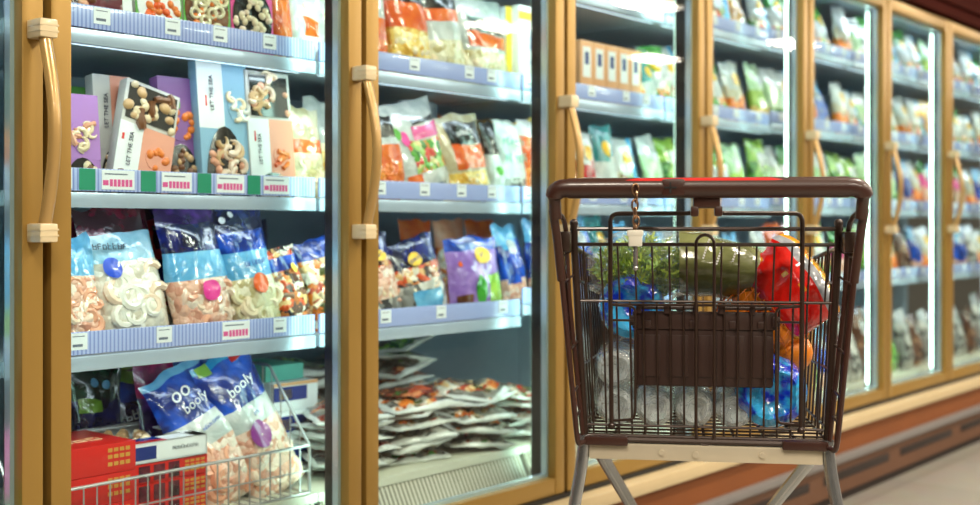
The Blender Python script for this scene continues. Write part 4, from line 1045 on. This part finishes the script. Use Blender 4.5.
def bottle(name, M, L, R, mat, label, cat, group, parent=None, cap='cap_blue'):
    """bottle lying down, its five-lobed base towards the handle"""
    def lobes(i, g): return 1 - .10*max(0, math.cos(5*g)) if i < 4 else 1 - (.03*math.cos(10*g) if i % 2 else 0)
    prof = [(.004, .012*R/.035), (R*.35, .008*R/.035), (R*.7, 0), (R*.92, .006*R/.035), (R, .018*R/.035)]
    n = 10
    for k in range(n): prof.append((R*(.965 if k % 2 else 1), .03*R/.035 + (L*.66-.03*R/.035)*k/n))
    prof += [(R, L*.68), (R*.85, L*.78), (R*.45, L*.90), (R*.36, L*.93), (R*.36, L)]
    if parent is None:
        root = thing(name, M, label, cat, group); MM = None
    else: root = parent; MM = M
    MB().lathe(prof, (0, 0, 0), 'y', 30, wob=lobes).obj('bottle_body' if parent is None else 'bottle', mat, root, MM, sharp=28)
    if parent is None:
        MB().lathe([(R*.4, L*.955), (R*.4, L*1.01)], (0, 0, 0), 'y', 20).obj('cap', cap, root)
        MB().lathe([(R*1.006, L*.36), (R*1.006, L*.58)], (0, 0, 0), 'y', 30).obj('wrap_label', 'pet_cyan', root)
    return root
# clear six-pack lying on the basket floor
pk = thing('water_bottle_pack', CP(-.052, .048, zfl(.05)), 'shrink-wrapped pack of clear water bottles lying on the cart floor', 'bottle pack')
for j in range(2):
    for i in range(4):
        bottle('bottle', Matrix.Translation((-.108 + i*.072, 0, .036 + j*.071)), .25, .0355, 'pet_clear', None, None, None, pk)
fw = bag_surface(.30, .165, .30, 4.2, .45, .010, .0)
mb = MB()
ol = []
for i in range(40):
    g = 2*PI*i/40; c_, s_ = math.cos(g), math.sin(g)
    ol.append((math.copysign(abs(c_)**.35, c_)*.148, math.copysign(abs(s_)**.35, s_)*.0745))
vs, fs = [], []
ys = [-.010, -.004, .03, .08, .13, .18, .23, .258, .262]; sc = [.62, .93, 1, 1.01, 1, 1.01, 1, .92, .6]
for k, y in enumerate(ys):
    for i, (a, b_) in enumerate(ol):
        q = sc[k] + .018*noise.noise(Vector((a*30, b_*30, y*22)))
        vs.append((a*q, y + .01*noise.noise(Vector((a*24, b_*24, k))), .0745 + b_*q))
for k in range(len(ys)-1):
    for i in range(40): fs.append((k*40+i, k*40+(i+1) % 40, (k+1)*40+(i+1) % 40, (k+1)*40+i))
mb.add(vs, fs); mb.obj('shrink_wrap', 'wrap_clear', pk)
g = 'large blue water bottles in the cart'
bottle('water_bottle', CP(0.1210, .035, zfl(.05)+.068), .30, .067, 'pet_blue', 'large blue water bottle lying at the lower right of the cart', 'water bottle', g)
bottle('water_bottle', CP(-0.1326, .08, .665+.150+.064), .28, .062, 'pet_blue', 'large blue water bottle lying on the clear pack, under the herb bag', 'water bottle', g)
# bag of herbs
hb = thing('herb_bag', CP(-.003, .13, .905), 'clear bag of frilly green herbs with olive printed film, atop the cart load', 'herb bag')
rnd = random.Random(5)
mb = MB()
for i in range(900):
    while True:
        p = Vector((rnd.uniform(-1, 1), rnd.uniform(-1, 1), rnd.uniform(-1, 1)))
        if p.length < 1: break
    if p.length < .45: p = p.normalized()*rnd.uniform(.5, 1)
    c = Vector((-.105 + p.x*.095, .02 + p.y*.075, .045 + p.z*.056))
    a = Vector((rnd.uniform(-1, 1), rnd.uniform(-1, 1), rnd.uniform(-.3, 1.2))).normalized()
    b_ = a.orthogonal().normalized()
    b_.rotate(Matrix.Rotation(rnd.uniform(0, 2*PI), 3, a))
    L, W = rnd.uniform(.014, .027), rnd.uniform(.002, .0038)
    n_ = a.cross(b_)
    for sgn in (-1, 0, 1):
        tip = c + (a + b_*sgn*.9).normalized()*L*(1 if sgn == 0 else .75)
        m_ = (c+tip)/2
        mb.add([c, m_+b_*W+n_*.001, tip, m_-b_*W-n_*.001], [(0, 1, 2, 3)], rnd.randrange(2))
o = mb.obj('herb_leaves', ['dill_green', 'dill_dark'], hb, smooth=False); tag(o, kind='stuff')
def blob(cx, cy, cz, rx, ry, rz, sd, am, n=26, cut=None):
    mb = MB(); vs, fs = [], []
    R_ = 16
    for i in range(R_+1):
        th = PI*i/R_
        for k in range(n):
            ph = 2*PI*k/n
            d = Vector((math.sin(th)*math.cos(ph), math.sin(th)*math.sin(ph), math.cos(th)))
            q = 1 + am*noise.noise(d*2.6+Vector((sd, 0, 0))) + am*.6*noise.noise(d*6+Vector((0, sd, 0)))
            e = [math.copysign(abs(x)**.8, x) for x in d]
            vs.append((cx+e[0]*rx*q, cy+e[1]*ry*q, cz+e[2]*rz*q))
    for i in range(R_):
        for k in range(n): fs.append((i*n+k, (i+1)*n+k, (i+1)*n+(k+1) % n, i*n+(k+1) % n))
    mb.add(vs, fs); return mb
blob(-.105, .02, .05, .112, .085, .066, 2.0, .16).obj('clear_film', 'wrap_clear', hb)
film('olive_wrap', '74784a', h2='585c34', bmp=.6, vs=10, bs=16, rough=.18)
mb = MB(); vs, fs = [], []
for i in range(17):
    t = i/16; x = -.04 + .20*t
    hz = .058*(1-t**2.6)**.6 + .004; hy = .075*(1-t**3)**.6 + .004
    for k in range(24):
        g_ = 2*PI*k/24; q = 1 + .09*noise.noise(Vector((t*5, math.cos(g_)*1.4, math.sin(g_)*1.4)))
        vs.append((x, .02 + hy*math.cos(g_)*q, .058 - .014*t + hz*math.sin(g_)*q - .012*t))
for i in range(16):
    for k in range(24): fs.append((i*24+k, i*24+(k+1) % 24, (i+1)*24+(k+1) % 24, (i+1)*24+k))
fs.append(tuple(range(23, -1, -1))); fs.append(tuple(16*24+k for k in range(24)))
mb.add(vs, fs); mb.obj('printed_film', 'olive_wrap', hb)
mb = MB()
mb.add([(.14, .0, .05), (.18, -.01, .085), (.172, .0, .03), (.16, .02, .075), (.195, .03, .055), (.15, .03, .03)], [(0, 1, 2), (3, 4, 5), (0, 3, 5)])
mb.obj('film_end', 'silver_film', hb, smooth=False)
for i in range(3):
    mb = MB()
    for j in range(9):
        mb.box(.0, .0035, -.0015, 0, j*.005, j*.005+.0035)
    mb.obj('fine_print', 'ink_white', hb, Matrix.Translation((.0+i*.026, -.0565+.004*i, .062-.006*i)) @ Matrix.Rotation(math.radians(18), 4, 'Y'), smooth=False)
# oranges in a net
nb = thing('orange_net', CP(0.1075, .15, .80), 'net of oranges with a blue and white label, under the red bag', 'oranges')
for (x, y, z) in ((-.04, -.02, .042), (.035, -.035, .04), (0, .045, .045), (-.015, -.01, .098), (.04, .02, .095), (.06, -.02, -.005)):
    MB().ball((x, y, z), .0375, 0, 18).obj('orange', 'orange_skin', nb)
mb = MB()
def nets(th, ph):
    d = Vector((math.sin(th)*math.cos(ph), math.sin(th)*math.sin(ph), math.cos(th)))
    return Vector((.006+d.x*.088, d.y*.088, .052+d.z*.088))
for i in range(26):
    for sg in (-1, 1):
        mb.tube([nets(.12+2.9*j/18, 2*PI*i/26 + sg*j*.11) for j in range(19)], .0009, 4)
mb.obj('net', 'net_orange', nb)
mb = MB(); fl = lambda a, b_: Vector((-.085+.15*a, -.055+.075*b_, .128 + .03*math.sin(a*PI)*.8 - .03*a + .006*b_))
def strip(a0, a1, m):
    k = MB(); vs, fs = [], []
    for i in range(9):
        for j in range(5): vs.append(fl(a0+(a1-a0)*i/8, j/4))
    for i in range(8):
        for j in range(4): fs.append((i*5+j, (i+1)*5+j, (i+1)*5+j+1, i*5+j+1))
    k.add(vs, fs); return k.obj('net_label', m, nb)
strip(0, .3, 'cyan_film'); strip(.3, .62, 'white_film'); strip(.62, 1, 'cyan_film')
# red snack bag
def redz(a, b_):
    if a > .9: return 1
    if a > .8: return 2
    if a < .06: return 1
    if .3 < a < .75 and noise.noise(Vector((a*9, b_*9, 3))) > .43: return 1
    return 0
rb = bag((.135, .175), 0, 0, 'red snack bag with orange and silver edge, slanting at the cart right', None, t=.10, zones=((.3, 'chip_red'), (.6, 'chip_gold'), (1, 'chip_silver')), zfn=redz, belly=.45, rnd_=.3, crink=.008, name='snack_bag', cat='snack bag',
  M=CP(0.2090, .085, 0.8488) @ Matrix.Rotation(math.radians(-8), 4, 'Z') @ Matrix.Rotation(math.radians(-10), 4, 'X') @ Matrix.Rotation(math.radians(-36), 4, 'Y'))
